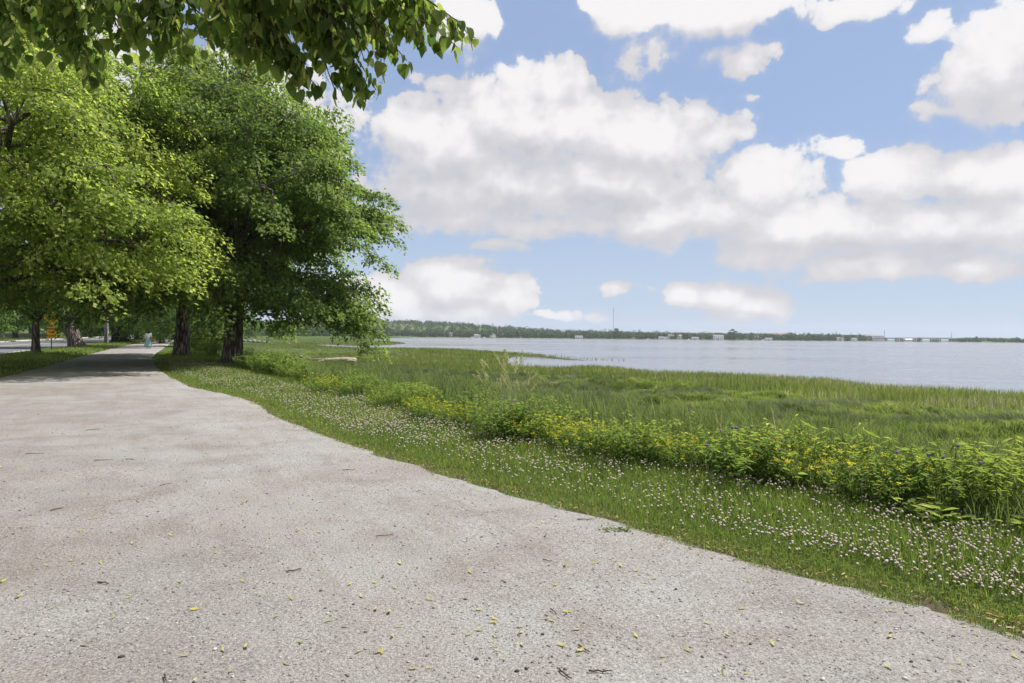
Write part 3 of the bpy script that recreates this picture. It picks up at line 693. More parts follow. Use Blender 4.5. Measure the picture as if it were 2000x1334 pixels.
# along the verge between road and path, further on
for n_, (px, D, s, rz) in enumerate([(222, 98, .85, .3), (238, 112, 1.0, 1.9), (316, 92, .95, 4.0), (292, 128, .95, 2.2), (330, 165, 1.0, 5.1), (352, 190, 1.1, .6)]):
    p_ = at(px, 650, D); place_c(n_ % 2, p_[0], p_[1], rz, s, "grey-trunked tree on the grass strip between the road and the path far ahead", "verge trees far along the path")
# across the road
for n_, (px, D, s, rz) in enumerate([(-60, 92, 1.1, 0), (30, 118, 1.15, 1.3), (105, 140, 1.2, 2.6), (165, 178, 1.25, 3.7), (205, 215, 1.3, 5.0), (250, 235, 1.35, .9), (285, 260, 1.4, 2.0), (-200, 75, 1.0, 4.4), (60, 175, 1.4, 3.3), (130, 230, 1.5, 5.8), (-20, 190, 1.4, 2.9), (320, 300, 1.3, 1.1)]):
    p_ = at(px, 650, D); place_c(n_ % 2, p_[0], p_[1], rz, s, "full leafy tree on the rising lawn beyond the road", "trees across the road")
# along the marsh edge beyond the two big lindens, seen between their trunks
for n_, (px, D, s, rz) in enumerate([(372, 74, .62, .4), (352, 108, .8, 2.4), (405, 120, .7, 3.3), (430, 180, .85, 5.5), (480, 265, .9, 1.0), (545, 300, .75, 2.8)]):
    p_ = at(px, 650, D); place_c(n_ % 2, p_[0], p_[1], rz, s, "small bright tree on the marsh bank seen beyond the big lindens", "small trees along the marsh bank")

# far wood on the other shore: one mass
rng = np.random.default_rng(77)
n = 4600; a_ = rng.uniform(-.60, .70, n); dd = np.concatenate([rng.uniform(4, 30, n // 4), rng.uniform(8, 520, n - n // 4)])
gapm = (a_ > azs[13] - .002) & (a_ < azs[14] + .002); a_ = a_[~gapm]; dd = dd[~gapm]; n = len(a_)
D_ = shore(a_) + dd; bz = far_z(a_, D_)
th = rng.uniform(5.0, 9.5, n) * np.interp(a_, azs, [1.1, 1.1, 1.1, 1.05, 1.05, 1.05, 1.0, 1.05, 1.0, 1.0, 1.0, 1.0, .95, .5, .5, .62, .6, .6]) * np.where(rng.random(n) < .05, 1.35, 1)
K = 46; ci = np.repeat(np.arange(n), K); m = len(ci); ph = rng.random(m) * 2 * math.pi; u = rng.random(m)
tr_ = th[ci] * .46 * np.sin(np.clip(u * .86 + .14, 0, 1) * math.pi) ** .55 * rng.uniform(.75, 1.05, m)
Pp = np.stack([D_[ci] * np.tan(a_[ci]) + tr_ * np.cos(ph), D_[ci] + tr_ * np.sin(ph), bz[ci] + th[ci] * (.08 + .92 * u)], 1)
outv = np.stack([np.cos(ph), np.sin(ph), (u - .3) * 1.2], 1)
V, F = leaves(Pp, unit(rng.normal(0, 1, (m, 3)) + [0, 0, -.4]), unit(outv + rng.normal(0, .4, (m, 3))), rng.uniform(1.2, 2.3, m), rng.uniform(1.0, 1.9, m))
ct = np.clip(rng.normal(.42, .2, n), 0, 1)
prop(mesh("far_wood", V, F, M_far, tint=np.clip(ct[ci] + rng.normal(0, .12, m), 0, 1)), "long wooded skyline of dark green trees on the far shore", "woods", kind='stuff')
gD = tree_geo(61, 12, 1.2, [(1.0, 3.0), (2, 4.6), (5, 5.2), (8, 4.4), (10.5, 2.6), (12, .6)], 26, 1500, 1.1, .3, 2.0, csize=1.5, nsub=3, sides=8)
protoD = None
for n_, (px, s) in enumerate([(1203, 1.25), (1430, 1.3), (1545, .95), (1580, .9), (1340, .8), (1010, .8), (1065, .8), (905, .85), (845, .95), (790, .95), (1263, .75), (1470, .8), (1620, .8), (1795, .62), (1907, .72), (1960, .5), (1990, .6)]):
    a0 = math.atan((px - 1000) / 1333.33); D = float(shore(np.array([a0]))[0]) + (14 if not 1740 < px < 1850 else -330)
    if px == 1795: D = 1190
    z = float(far_z(np.array([a0]), np.array([D]))[0]) if px != 1795 else -1.6
    lb = {1203: "tall bushy tree on the far shore at the foot of the radio mast", 1430: "largest round tree on the far shore, right of the wide white house", 1795: "dark tree standing behind the bridge", 1907: "lone tree with a tuft above the low scrub right of the bridge"}.get(px, "rounded green tree at the water's edge of the far shore")
    if protoD is None: protoD = build_tree("shore_tree", lb, (D * math.tan(a0), D, z), n_, gD, (M_bark, M_far), group=None); protoD.scale = (s,) * 3
    else:
        o = dup(protoD, (D * math.tan(a0), D, z), n_ * 1.3, s, label=lb)
        if lb.startswith("rounded"): o['group'] = "shore trees in front of the far wood"
# nearer woods behind the head of the marsh on the left
rng = np.random.default_rng(78)
n = 420; px_ = rng.uniform(380, 760, n); D_ = rng.uniform(430, 760, n) + np.clip(px_ - 600, 0, 200) * 1.3; X_ = (px_ - 1000) / 1333.33 * D_
bz = height(X_, D_); th = rng.uniform(6, 11, n); K = 90; ci = np.repeat(np.arange(n), K); m = len(ci); ph = rng.random(m) * 6.283; u = rng.random(m)
tr_ = th[ci] * .48 * np.sin(np.clip(u * .86 + .14, 0, 1) * math.pi) ** .55 * rng.uniform(.75, 1.05, m)
Pp = np.stack([X_[ci] + tr_ * np.cos(ph), D_[ci] + tr_ * np.sin(ph), bz[ci] + th[ci] * (.03 + .97 * u)], 1)
V, F = leaves(Pp, unit(rng.normal(0, 1, (m, 3)) + [0, 0, -.4]), unit(np.stack([np.cos(ph), np.sin(ph), (u - .3) * 1.2], 1) + rng.normal(0, .4, (m, 3))), rng.uniform(1.0, 1.9, m), rng.uniform(.8, 1.5, m))
ct = np.clip(rng.normal(.55, .2, n), 0, 1)
prop(mesh("marsh_wood", V, F, M_far, tint=np.clip(ct[ci] + rng.normal(0, .12, m), 0, 1)), "belt of green trees behind the head of the marsh", "woods", kind='stuff')

# overhanging linden: trunk stands behind the camera on the left, lowest boughs hang into view
rng = np.random.default_rng(91)
over = empty("linden_tree", (-6.5, -3.6, 0), label="overhanging linden bough with big heart-shaped leaves hanging across the upper left", cat="tree")
wp = []
def wpt(px, py, D): return at(px, py, D * .77)
base_z = 6.0
tks = [np.array([-6.5, -3.6, -.2]), np.array([-6.45, -3.55, 1.5]), np.array([-6.3, -3.4, 3.2]), np.array([-6.2, -3.2, 6.0]), np.array([-6.1, -3.1, 10.0])]
ta = np.arange(18) * 2 * math.pi / 18
tparts = [tube(tks, [.62, .48, .44, .36, .12], 18)]
limb = bez(np.array([-6.3, -3.3, 3.9]), np.array([-4.2, 0.5, 6.2]), np.array([-1.6, 2.7, 3.65]), 14); tparts.append(tube(limb, np.linspace(.17, .035, 14), 9))
limb2 = bez(np.array([-6.3, -3.3, 3.6]), np.array([-5.6, 0.8, 5.8]), np.array([-2.7, 3.3, 3.8]), 14); tparts.append(tube(limb2, np.linspace(.15, .03, 14), 9))
limb3 = bez(np.array([-6.25, -3.3, 4.2]), np.array([-2.6, 0.2, 6.4]), np.array([-.8, 2.6, 3.5]), 14); tparts.append(tube(limb3, np.linspace(.15, .03, 14), 9))
# twigs: start (just above the frame) -> tip, by survey points
TW = [((640,-110,3.6),(925,78,3.9)), ((600,-90,3.7),(885,95,4.0)), ((560,-90,3.6),(800,120,3.9)), ((520,-90,3.6),(740,185,3.8)), ((500,-80,3.7),(690,195,3.9)),
      ((450,-90,3.6),(625,185,3.7)), ((430,-80,3.6),(575,190,3.7)), ((400,-80,3.9),(540,120,4.0)), ((360,-80,3.8),(480,130,4.0)), ((330,-80,4.1),(420,100,4.2)),
      ((270,-80,4.0),(350,105,4.2)), ((210,-80,4.1),(300,100,4.3)), ((150,-80,4.0),(240,105,4.3)), ((110,-80,4.2),(190,155,4.3)), ((60,-80,4.2),(130,85,4.4)),
      ((0,-80,4.2),(60,80,4.4)), ((-60,-80,4.3),(10,70,4.5)), ((560,-120,3.9),(700,60,4.1)), ((620,-120,4.0),(790,40,4.2)), ((680,-100,3.9),(850,20,4.1)),
      ((470,-120,4.0),(600,70,4.2)), ((380,-110,4.2),(470,50,4.3)), ((280,-110,4.3),(380,40,4.4)), ((180,-110,4.4),(260,45,4.5)), ((80,-110,4.4),(150,30,4.6)), ((-30,-110,4.5),(40,20,4.6)), ((-90,-100,4.2),(-30,60,4.4)),
      ((540,-60,3.5),(660,120,3.7)), ((600,-60,3.5),(720,110,3.7)), ((470,-60,3.5),(560,60,3.6)), ((250,-60,3.9),(330,100,4.0)), ((190,-60,3.9),(270,90,4.0)), ((130,-60,4.0),(170,130,4.1)), ((90,-60,4.0),(100,100,4.1)), ((30,-60,4.0),(30,95,4.1)), ((-20,-60,4.0),(-10,90,4.1)),
      ((490,-60,3.8),(650,170,3.9)), ((540,-60,3.8),(715,170,3.9)), ((440,-60,3.6),(585,150,3.7)), ((590,-60,4.0),(840,90,4.1)), ((640,-60,4.0),(880,50,4.1)), ((310,-60,3.9),(380,90,4.0)), ((560,-60,3.6),(690,130,3.6)), ((640,-60,4.0),(760,60,4.2)), ((420,-60,3.5),(520,80,3.7)), ((700,-60,4.2),(820,60,4.3))]
LP, LA, LN, LL, BP, BA = [], [], [], [], [], []
feed = np.concatenate([limb, limb2, limb3])
FP = []
for (a, b) in TW:
    A_ = wpt(*a); B_ = wpt(*b); k = np.linalg.norm(feed - A_, axis=1).argmin()
    tparts.append(tube(bez(feed[k], (feed[k] + A_) / 2 + [0, 0, .15], A_, 6), np.linspace(.018, .0075, 6), 6))
    m_ = (A_ + B_) / 2 + np.array([0, 0, .10]) + rng.normal(0, .03, 3)
    q = bez(A_, m_, B_, 16); q += np.cumsum(rng.normal(0, .006, q.shape), 0); tparts.append(tube(q, np.linspace(.0075, .0018, 16), 5))
    subs = [q]
    for s_ in range(6):
        i0 = rng.integers(2, 13); dv = unit(q[min(i0 + 2, 15)] - q[i0] + rng.normal(0, .045, 3)); Ls = rng.uniform(.10, .27) * (1 - i0 / 22)
        e = q[i0] + dv * Ls + np.array([0, 0, -.05]); sub = bez(q[i0], (q[i0] + e) / 2 + [0, 0, .015], e, 7); subs.append(sub); tparts.append(tube(sub, np.linspace(.0032, .0012, 7), 4))
    for sub in subs:
        seg = np.linalg.norm(np.diff(sub, axis=0), axis=1).sum(); nl = max(4, int(seg / .019))
        for u_ in np.linspace(.06, 1.0, nl):
            f_ = u_ * (len(sub) - 1); i0 = min(int(f_), len(sub) - 2); p0 = sub[i0] + (sub[i0 + 1] - sub[i0]) * (f_ - i0)
            th_ = rng.uniform(0, 6.283); pet = np.array([math.cos(th_) * .027, math.sin(th_) * .027, rng.uniform(-.036, .0)])
            if u_ > .98: pet *= .4
            tparts.append(tube(np.array([p0, p0 + pet * .6 + [0, 0, .004], p0 + pet]), .0007, 3))
            LP.append(p0 + pet); LA.append(unit(np.array([math.cos(th_) * .35, math.sin(th_) * .35, -rng.uniform(.55, 1.2)]) + rng.normal(0, .22, 3)))
            LN.append(unit(np.array([math.cos(th_ + rng.normal(0, .5)), math.sin(th_ + rng.normal(0, .5)), .55]) + rng.normal(0, .25, 3))); LL.append(rng.uniform(.028, .068))
            if rng.random() < .26:
                BP.append(p0 + rng.normal(0, .008, 3)); BA.append(unit(np.array([rng.normal(0, .35), rng.normal(0, .35), -1])))
LP, LA, LN, LL = map(np.array, (LP, LA, LN, LL))
def heart(P, A, Nn, L, rng):
    A = unit(A); B = unit(np.cross(Nn, A)); Nn = np.cross(A, B); n = len(P); L = L[:, None]
    mid = [0.0, .12, .34, .60, .84, 1.06]; ed = [(-.06, .16), (.06, .40), (.34, .47), (.62, .36), (.86, .15)]
    cup = rng.uniform(-.02, .22, (n, 1)); dr = rng.uniform(.05, .30, (n, 1)); sk = rng.uniform(.88, 1.1, (n, 1))
    V = []
    for a_ in mid: V.append(P + A * L * a_ - Nn * L * dr * a_ * a_)
    for s_ in (1, -1):
        for a_, b_ in ed: V.append(P + A * L * a_ + B * L * b_ * s_ * sk + Nn * L * (cup * b_ * 1.6 - dr * max(a_, 0) ** 2 + .03 * math.sin(a_ * 14 + s_)))
    V = np.stack(V, 1); i = np.arange(n)[:, None] * 16; fs = []
    for o in (6, 11):
        for k in range(4): fs.append([k, k + 1, o + k + 1, o + k] if o == 11 else [k, o + k, o + k + 1, k + 1])
        fs.append([4, o + 4, 5, 5] if o == 6 else [4, 5, o + 4, o + 4])
    quads = [f for f in fs if len(set(f)) == 4]; tris = [[4, 10, 5], [4, 5, 15]]
    return V.reshape(-1, 3), [tuple(r_) for q in quads for r_ in (i + np.array([q])).tolist()] + [tuple(r_) for q in tris for r_ in (i + np.array([q])).tolist()], len(quads) + len(tris)
hV, hF, per = heart(LP, LA, LN, LL, rng)
lt_ = np.clip(rng.normal(.47, .28, len(LP)), 0, 1)
bV, bF = cat(tparts); mesh("trunk", bV, bF, M_twig, over, True).location = (6.5, 3.6, 0)
lo = mesh("hanging_leaves", hV, hF, M_near, over, True, tint=np.tile(lt_, per)); lo.location = (6.5, 3.6, 0); lo['kind'] = 'stuff'
# bracts: long pale strips with a fruit stalk
BP, BA = np.array(BP), np.array(BA); n = len(BP); Lb = rng.uniform(.048, .074, n)[:, None]; S_ = unit(np.cross(BA, rng.normal(0, 1, (n, 3)))); Nb = np.cross(BA, S_)
bend = rng.uniform(-.35, .35, (n, 1)); V = []
for u_ in np.linspace(0, 1, 6):
    c_ = BP + BA * Lb * u_ + Nb * Lb * bend * u_ * u_; wv_ = .0065 * (math.sin(math.pi * (.12 + .80 * u_)) ** .6); V += [c_ - S_ * wv_, c_ + S_ * wv_]
V = np.stack(V, 1).reshape(-1, 3); i = np.arange(n)[:, None] * 12
F = np.concatenate([i + np.array([[2 * k, 2 * k + 1, 2 * k + 3, 2 * k + 2]]) for k in range(5)], 0)
bo = mesh("hanging_bracts", V, F, M_nearbr, over, True, tint=np.tile(rng.random(n), 5)); bo.location = (6.5, 3.6, 0); bo['kind'] = 'stuff'
# fruit stalks with little round buds
fp = []
for k in range(0, n, 2):
    p0 = BP[k] + BA[k] * Lb[k] * .5; e = p0 + np.array([rng.normal(0, .012), rng.normal(0, .012), -.028])
    fp.append(tube(np.array([p0, e]), .0006, 3))
    for _ in range(3):
        c_ = e + rng.normal(0, .007, 3); fp.append(tube(np.array([c_ - [0, 0, .003], c_, c_ + [0, 0, .003]]), [.0008, .0030, .0008], 5))
fV, fF = cat(fp); fo = mesh("fruits", fV, fF, M_nearbr, over, tint=np.full(len(fF), .2)); fo.location = (6.5, 3.6, 0); fo['kind'] = 'stuff'
# its upper crown, unseen above and behind the camera, added to shade the boughs
n = 26000; th_ = rng.uniform(0, 6.283, n); r_ = 7.2 * rng.random(n) ** .5; z = rng.uniform(5.2, 13, n)
Pp = np.stack([-5.6 + r_ * np.cos(th_) * np.sin(np.clip((z - 4.0) / 9.8, 0, 1) * math.pi) ** .5, -1.6 + r_ * np.sin(th_) * np.sin(np.clip((z - 4.0) / 9.8, 0, 1) * math.pi) ** .5, z], 1)
k = (Pp[:, 2] > EYE + .56 * np.maximum(Pp[:, 1], 0) + .8) & (Pp[:, 1] < .9 + .20 * Pp[:, 2]); Pp = Pp[k]; n = len(Pp)
V, F = leaves(Pp, unit(rng.normal(0, .6, (n, 3)) + [0, 0, -.7]), unit(rng.normal(0, .5, (n, 3)) + [0, 0, .8]), rng.uniform(.12, .2, n), rng.uniform(.10, .17, n))
mesh("crown", V, F, M_leafA, over, tint=rng.random(n)).location = (6.5, 3.6, 0)

# small spruces on the verge
def spruce_geo(seed, H, Rm, n):
    rng = np.random.default_rng(seed); t_ = rng.random(n) ** .8; z = .06 * H + t_ * .94 * H
    lay = np.round(t_ * 9) / 9; r = Rm * (1 - t_) ** .8 * rng.random(n) ** .5 * (.7 + .3 * np.cos((t_ * 9 % 1) * 6.283)); a = rng.random(n) * 6.283
    Pp = np.stack([r * np.cos(a), r * np.sin(a), z - .18 * r], 1)
    V, F = leaves(Pp, np.stack([np.cos(a), np.sin(a), -.25 + rng.normal(0, .3, n)], 1), unit(np.stack([np.cos(a) * .3, np.sin(a) * .3, np.ones(n)], 1) + rng.normal(0, .3, (n, 3))), rng.uniform(.18, .34, n), rng.uniform(.04, .09, n))
    return tube(np.array([[0, 0, -.1], [0, 0, H * .5], [0, 0, H]]), [.09, .05, .012], 8), (V, F, rng.random(n))
for px, py, H, Rm, lb in ((237, 669.5, 2.3, 1.75, "wide dark spruce bush on the verge near the pale utility pole"), (271, 665.5, 2.4, 1.1, "small dark spruce on the verge just left of the walking woman")):
    p_ = gp(px, py); k, c_ = spruce_geo(int(px), H, Rm, 5200)
    o = empty("spruce_tree", (p_[0], p_[1], 0.05), label=lb, cat="spruce"); mesh("trunk", k[0], k[1], M_bark, o, True); mesh("crown", c_[0], c_[1], M_spr, o, tint=c_[2])
#@@PLANTS

# ------------------------------------------------------------------ grass, clover, wild plants
rng = np.random.default_rng(5)
def polar(n, r0, r1, a0, a1, p_=0.0):
    """points round the viewpoint; p_=0 thins with 1/r^2, p_=1 with 1/r"""
    u = rng.random(n)
    r = r0 * (r1 / r0) ** u if p_ == 0 else r0 + (r1 - r0) * u
    a = R(a0) + rng.random(n) * R(a1 - a0); return r * np.sin(a), r * np.cos(a), r
def lawn_mesh(name, label, n, r0, r1, a0, a1, mask, h0, h1, w0, m_, leanr=(.1, .8), hfun=None, tmean=.45, kind='stuff', cat_="grass"):
    x, y, r = polar(n, r0, r1, a0, a1); k = mask(x, y); x, y, r = x[k], y[k], r[k]; z = height(x, y)
    n = len(x); h = rng.uniform(h0, h1, n) * (1 + .012 * r)
    if hfun is not None: h = h * hfun(x, y)
    V, F = blades(np.c_[x, y, z - .01], h, w0 * np.maximum(1, r / 5.0) * rng.uniform(.7, 1.3, n), rng.uniform(0, 6.283, n), rng.uniform(*leanr, n))
    t_ = np.clip(rng.normal(tmean, .18, n) + .5 * (fbm(x * .7, y * .7, 71, 3) - .5), 0, 1)
    return prop(mesh(name, V, F, m_, tint=np.repeat(t_, 3)), label, cat_, kind=kind)
edge_h = lambda x, y: np.clip(.62 + s_right(x, y) * .8, .45, 1.25) * (.75 + .6 * fbm(x * 1.6, y * 1.6, 79))
lawn_mesh("lawn_grass", "short green grass of the mown strip between path and wild plants", 480000, 2.9, 60, -34, 42, lambda x, y: (s_right(x, y) > -.02 + .34 * (fbm(x * 4, y * 4, 73) - .5)) & (s_right(x, y) < 4.2 + 1.5 * sst(y, 15, 24)), .045, .095, .0036, M_grass, hfun=edge_h)
x, y, r = polar(420000, 2.9, 30, -30, 42); k = (np.abs(s_right(x, y) - .12) < .30) & (fbm(x * 5, y * 5, 74, 3) + .55 * s_right(x, y) > .47); x, y, r = x[k], y[k], r[k]; n = len(x)
z = np.maximum(height(x, y), np.where(s_right(x, y) < .05, path_z(x, y) - .02, -1)); V, F = blades(np.c_[x, y, z - .004], rng.uniform(.016, .055, n) * (1 + .012 * r), .0036 * np.maximum(1, r / 5), rng.uniform(0, 6.283, n), rng.uniform(.4, 1.5, n))
prop(mesh("edge_grass", V, F, M_grass, tint=np.repeat(np.clip(rng.normal(.42, .2, n), 0, 1), 3)), "short ragged grass creeping over the edge of the gravel path", "grass", kind='stuff')
lawn_mesh("verge_grass", "short grass on the verge between the path and the road", 90000, 15, 170, -50, -25, lambda x, y: (s_left(x, y) > .0) & (s_road(x, y) < 0), .05, .10, .004, M_grass, tmean=.5)
lawn_mesh("far_lawn_grass", "bright lawn grass on the rise beyond the road", 40000, 60, 320, -48, -25, lambda x, y: s_road(x, y) > ROADW + 1.2, .05, .10, .004, M_grass, tmean=.6)

# clover leaves close to the path
x, y, r = polar(22000, 2.9, 16, -20, 41); k = (s_right(x, y) > .05) & (s_right(x, y) < 2.6) & (fbm(x * 1.2, y * 1.2, 75) > .42); x, y, r = x[k], y[k], r[k]; n = len(x); z = height(x, y)
ph = rng.random(n) * 6.283; PP, AAx, NN = [], [], []
hz = z + rng.uniform(.02, .06, n)
for q in range(3):
    a = ph + q * 2.094; PP.append(np.c_[x, y, hz]); AAx.append(np.c_[np.cos(a), np.sin(a), np.full(n, .15)]); NN.append(np.c_[rng.normal(0, .25, n), rng.normal(0, .25, n), np.ones(n)])
sz = np.tile(rng.uniform(.011, .018, n) * np.maximum(1, r / 9), 3)
V, F = leaves(np.concatenate(PP), np.concatenate(AAx), np.concatenate(NN), sz, sz * .95, .05)
prop(mesh("clover_leaves", V, F, M_clov, tint=np.tile(rng.random(n), 3)), "small round clover leaves among the grass beside the path", "clover leaves", kind='stuff')

def blossom(rad, seed):
    rg = np.random.default_rng(seed); V = []; F = []; T = []
    lat = [-.95, -.45, .15, .65]; sg = 7
    for a in lat:
        for q in range(sg):
            b = (q + (.5 if lat.index(a) % 2 else 0)) * 2 * math.pi / sg; rr = rad * (1 + rg.normal(0, .14)); c_ = math.sqrt(max(0, 1 - a * a * .9))
            V.append((rr * c_ * math.cos(b), rr * c_ * math.sin(b), rad * a * .92))
    V.append((0, 0, rad * .98)); V.append((0, 0, -rad * .95))
    for L in range(3):
        for q in range(sg): F.append([L * sg + q, L * sg + (q + 1) % sg, (L + 1) * sg + (q + 1) % sg, (L + 1) * sg + q]); T.append([.12, .5, .85][L] + rg.normal(0, .13))
    V = np.array(V); tri = [[3 * sg + q, 3 * sg + (q + 1) % sg, 4 * sg] for q in range(sg)] + [[(q + 1) % sg, q, 4 * sg + 1] for q in range(sg)]
    T += [.92 + rg.normal(0, .08) for _ in range(sg)] + [.05] * sg
    return V, F, tri, T
x, y, r = polar(300000, 3.0, 40, -30, 41, 1.0)
sr = s_right(x, y); den = sst(sr, .12, .6) * (1 - sst(sr, 1.7, 2.3)) * (.30 + .70 * sst(fbm(x * 1.3, y * 1.3, 81, 4) + .12 * sst(r, 7, 12), .44, .60))
keep = rng.random(len(x)) < den * np.where(r < 9, .40, .70) * np.clip(6.0 / r, .25, 1.3); x, y, r = x[keep], y[keep], r[keep]
o_ = np.argsort(r); x, y, r = x[o_], y[o_], r[o_]; z = height(x, y) + rng.uniform(.055, .115, len(x))
protos = []
for q in range(3):
    V, F, tri, T = blossom(.0080, 200 + q); sV, sF = tube(np.array([[.004, 0, -.10], [.002, 0, -.05], [0, 0, -.008]]), .0011, 4)
    nb = len(V); allF = F + tri + [tuple(f + nb) for f in sF]
    me_o = mesh("white_clover", np.concatenate([V, sV]), allF, [M_clover, M_grass], mi=[0] * (len(F) + len(tri)) + [1] * len(sF), tint=np.clip(T + [.4] * len(sF), 0, 1)); protos.append(me_o)
CLB = "white clover blossom standing in the short grass beside the gravel path"
NI = min(300, len(x))
for q in range(NI):
    o = protos[q] if q < 3 else protos[q % 3].copy()
    if q >= 3: C.objects.link(o)
    o.location = (x[q], y[q], z[q]); o.rotation_euler = (rng.normal(0, .25), rng.normal(0, .25), rng.random() * 6.283); o.scale = (rng.uniform(.75, 1.25),) * 3
    prop(o, CLB, "clover flower", "nearest white clover blossoms")
V, F, tri, T = blossom(.0080, 333); Fq = np.array([f + [f[3]] if len(f) == 3 else f for f in F]); Ft = np.array(tri)
nb = len(x) - NI; sc_ = rng.uniform(.75, 1.25, nb) * (1 + .018 * r[NI:]); base = np.c_[x, y, z][NI:]
VV = (V[None] * sc_[:, None, None] + base[:, None, :]).reshape(-1, 3); ii = np.arange(nb)[:, None, None] * len(V)
tris = np.concatenate([Fq[:, [0, 1, 2]], Fq[:, [0, 2, 3]], Ft]); tt_ = np.concatenate([T[:len(F)], T[:len(F)], T[len(F):]])
prop(mesh("clover_blossoms", VV, (ii + tris[None]).reshape(-1, 3), M_clover, tint=np.clip(np.tile(tt_, nb), 0, 1)), "carpet of white clover blossoms further along the grass strip", "clover flowers", kind='stuff')

# tall wild grass of the belt and the bank
dens_t = lambda x, y: (s_right(x, y) > 1.70 + 2.2 * sst(y, 15, 24) + .6 * (fbm(x * .8, y * .8, 83) - .5)) & (s_right(x, y) < 4.3) & (fbm(x * 1.1, y * 1.1, 85) + .10 * (s_right(x, y) > 3.2) > .34)
lawn_mesh("tall_grass", "tall wild grass growing on the bank between lawn strip and marsh", 230000, 3.4, 60, -32, 42, dens_t, .26, .66, .0042, M_tall, (.15, .75), hfun=lambda x, y: .55 + .75 * sst(s_right(x, y), 1.8, 3.0), tmean=.42)

# salt marsh grass
x, y, r = polar(520000, 9, 330, -33, 43); sd = sdpoly(x, y); k = (marsh_w(x, y) > .4) & (sd > .15); x, y, r, sd = x[k], y[k], r[k], sd[k]
st = strw(x, y, sd); k = rng.random(len(x)) > st * .72; x, y, r, sd, st = x[k], y[k], r[k], sd[k], st[k]; tus = tusf(x, y); k = (rng.random(len(x)) < sst(tus, .26, .44) * .8 + .2) | (sd < 14); x, y, r, sd, st = x[k], y[k], r[k], sd[k], st[k]; z = height(x, y); n = len(x)
upz = 1 - sst(sd + 9 * (fbm(x * .09, y * .09, 91, 3) - .5), 11, 14)
fl = fbm(x * .16, y * .22, 93, 3) * 14.0
az_ = np.where(rng.random(n) < upz, rng.uniform(0, 6.283, n), fl + rng.normal(0, .45, n))
h = np.where(rng.random(n) < upz, rng.uniform(.32, .60, n), rng.uniform(.14, .30, n)) * np.where(sd < 1.5, .7, 1)
lean = np.where(rng.random(n) < upz, rng.uniform(.05, .40, n), rng.uniform(.5, 1.5, n))
k = (rng.random(n) < upz + .45); x, y, r, z, h, az_, lean, upz, st = (q[k] for q in (x, y, r, z, h, az_, lean, upz, st)); n = len(x)
V, F = blades(np.c_[x, y, z - .02], h, .0052 * np.maximum(1, r / 9.0) * rng.uniform(.7, 1.3, n), az_, lean)
t_ = np.clip(.36 + .30 * upz + rng.normal(0, .13, n) + .75 * (fbm(x * .22, y * .3, 95, 3) - .5) + .25 * st, 0, .97)
cx, cy, cr = polar(26000, 10, 95, -33, 43); csd = sdpoly(cx, cy); k = (marsh_w(cx, cy) > .55) & (csd > 11 + 5 * (fbm(cx * .09, cy * .09, 91, 3) - .5)) & (rng.random(len(cx)) > .8 * sst(fbm(cx * .42, cy * .75, 21, 4), .56, .64)); cx, cy, cr = cx[k][:7000], cy[k][:7000], cr[k][:7000]
K = 62; ci = np.repeat(np.arange(len(cx)), K); m = len(ci); cs_ = rng.uniform(.16, .34, len(cx)) * (1 + .008 * cr); a = rng.uniform(0, 6.283, m); d = np.sqrt(rng.random(m)) * cs_[ci]
bx_, by_ = cx[ci] + d * np.cos(a), cy[ci] + d * np.sin(a); cz = height(cx, cy); bzz = cz[ci] + .16 * (1 - (d / cs_[ci]) ** 2) - .03
flw = fbm(cx * .16, cy * .22, 93, 3) * 14.0; dirx, diry = np.cos(a) + 1.3 * np.cos(flw)[ci], np.sin(a) + 1.3 * np.sin(flw)[ci]
V2, F2 = blades(np.c_[bx_, by_, bzz], rng.uniform(.16, .30, m), .0056 * np.maximum(1, r_ if False else cr[ci] / 9.0) * rng.uniform(.7, 1.3, m), np.arctan2(diry, dirx) + rng.normal(0, .3, m), rng.uniform(.7, 1.7, m))
ct = np.clip(rng.normal(.44, .17, len(cx)), .05, .8); t2 = np.clip(ct[ci] + rng.normal(0, .11, m) + np.where(rng.random(m) < .05, .4, 0), 0, 1)
V, F = cat([(V, F), (V2, F2)]); t_ = np.concatenate([t_, t2])
prop(mesh("marsh_grass", V, F, M_marsh, tint=np.repeat(t_, 3)), "swirled green salt marsh grass reaching to the water's edge", "marsh grass", kind='stuff')
# thin reeds standing in the shallows off the marsh edge
x, y, r = polar(60000, 25, 150, -25, 36); sd = sdpoly(x, y); k = (sd < .2) & (sd > -5.5) & (fbm(x * .25, y * .4, 97, 3) > .52 + .03 * -sd); x, y, r = x[k], y[k], r[k]; n = len(x)
V, F = blades(np.c_[x, y, np.full(n, WZ - .05)], rng.uniform(.15, .45, n), .006 * np.maximum(1, r / 10), rng.uniform(0, 6.283, n), rng.uniform(0, .4, n))
prop(mesh("reed_grass", V, F, M_marsh, tint=np.repeat(np.clip(rng.normal(.3, .12, n), 0, 1), 3)), "thin green reeds standing in the shallow water off the marsh", "reeds", kind='stuff')

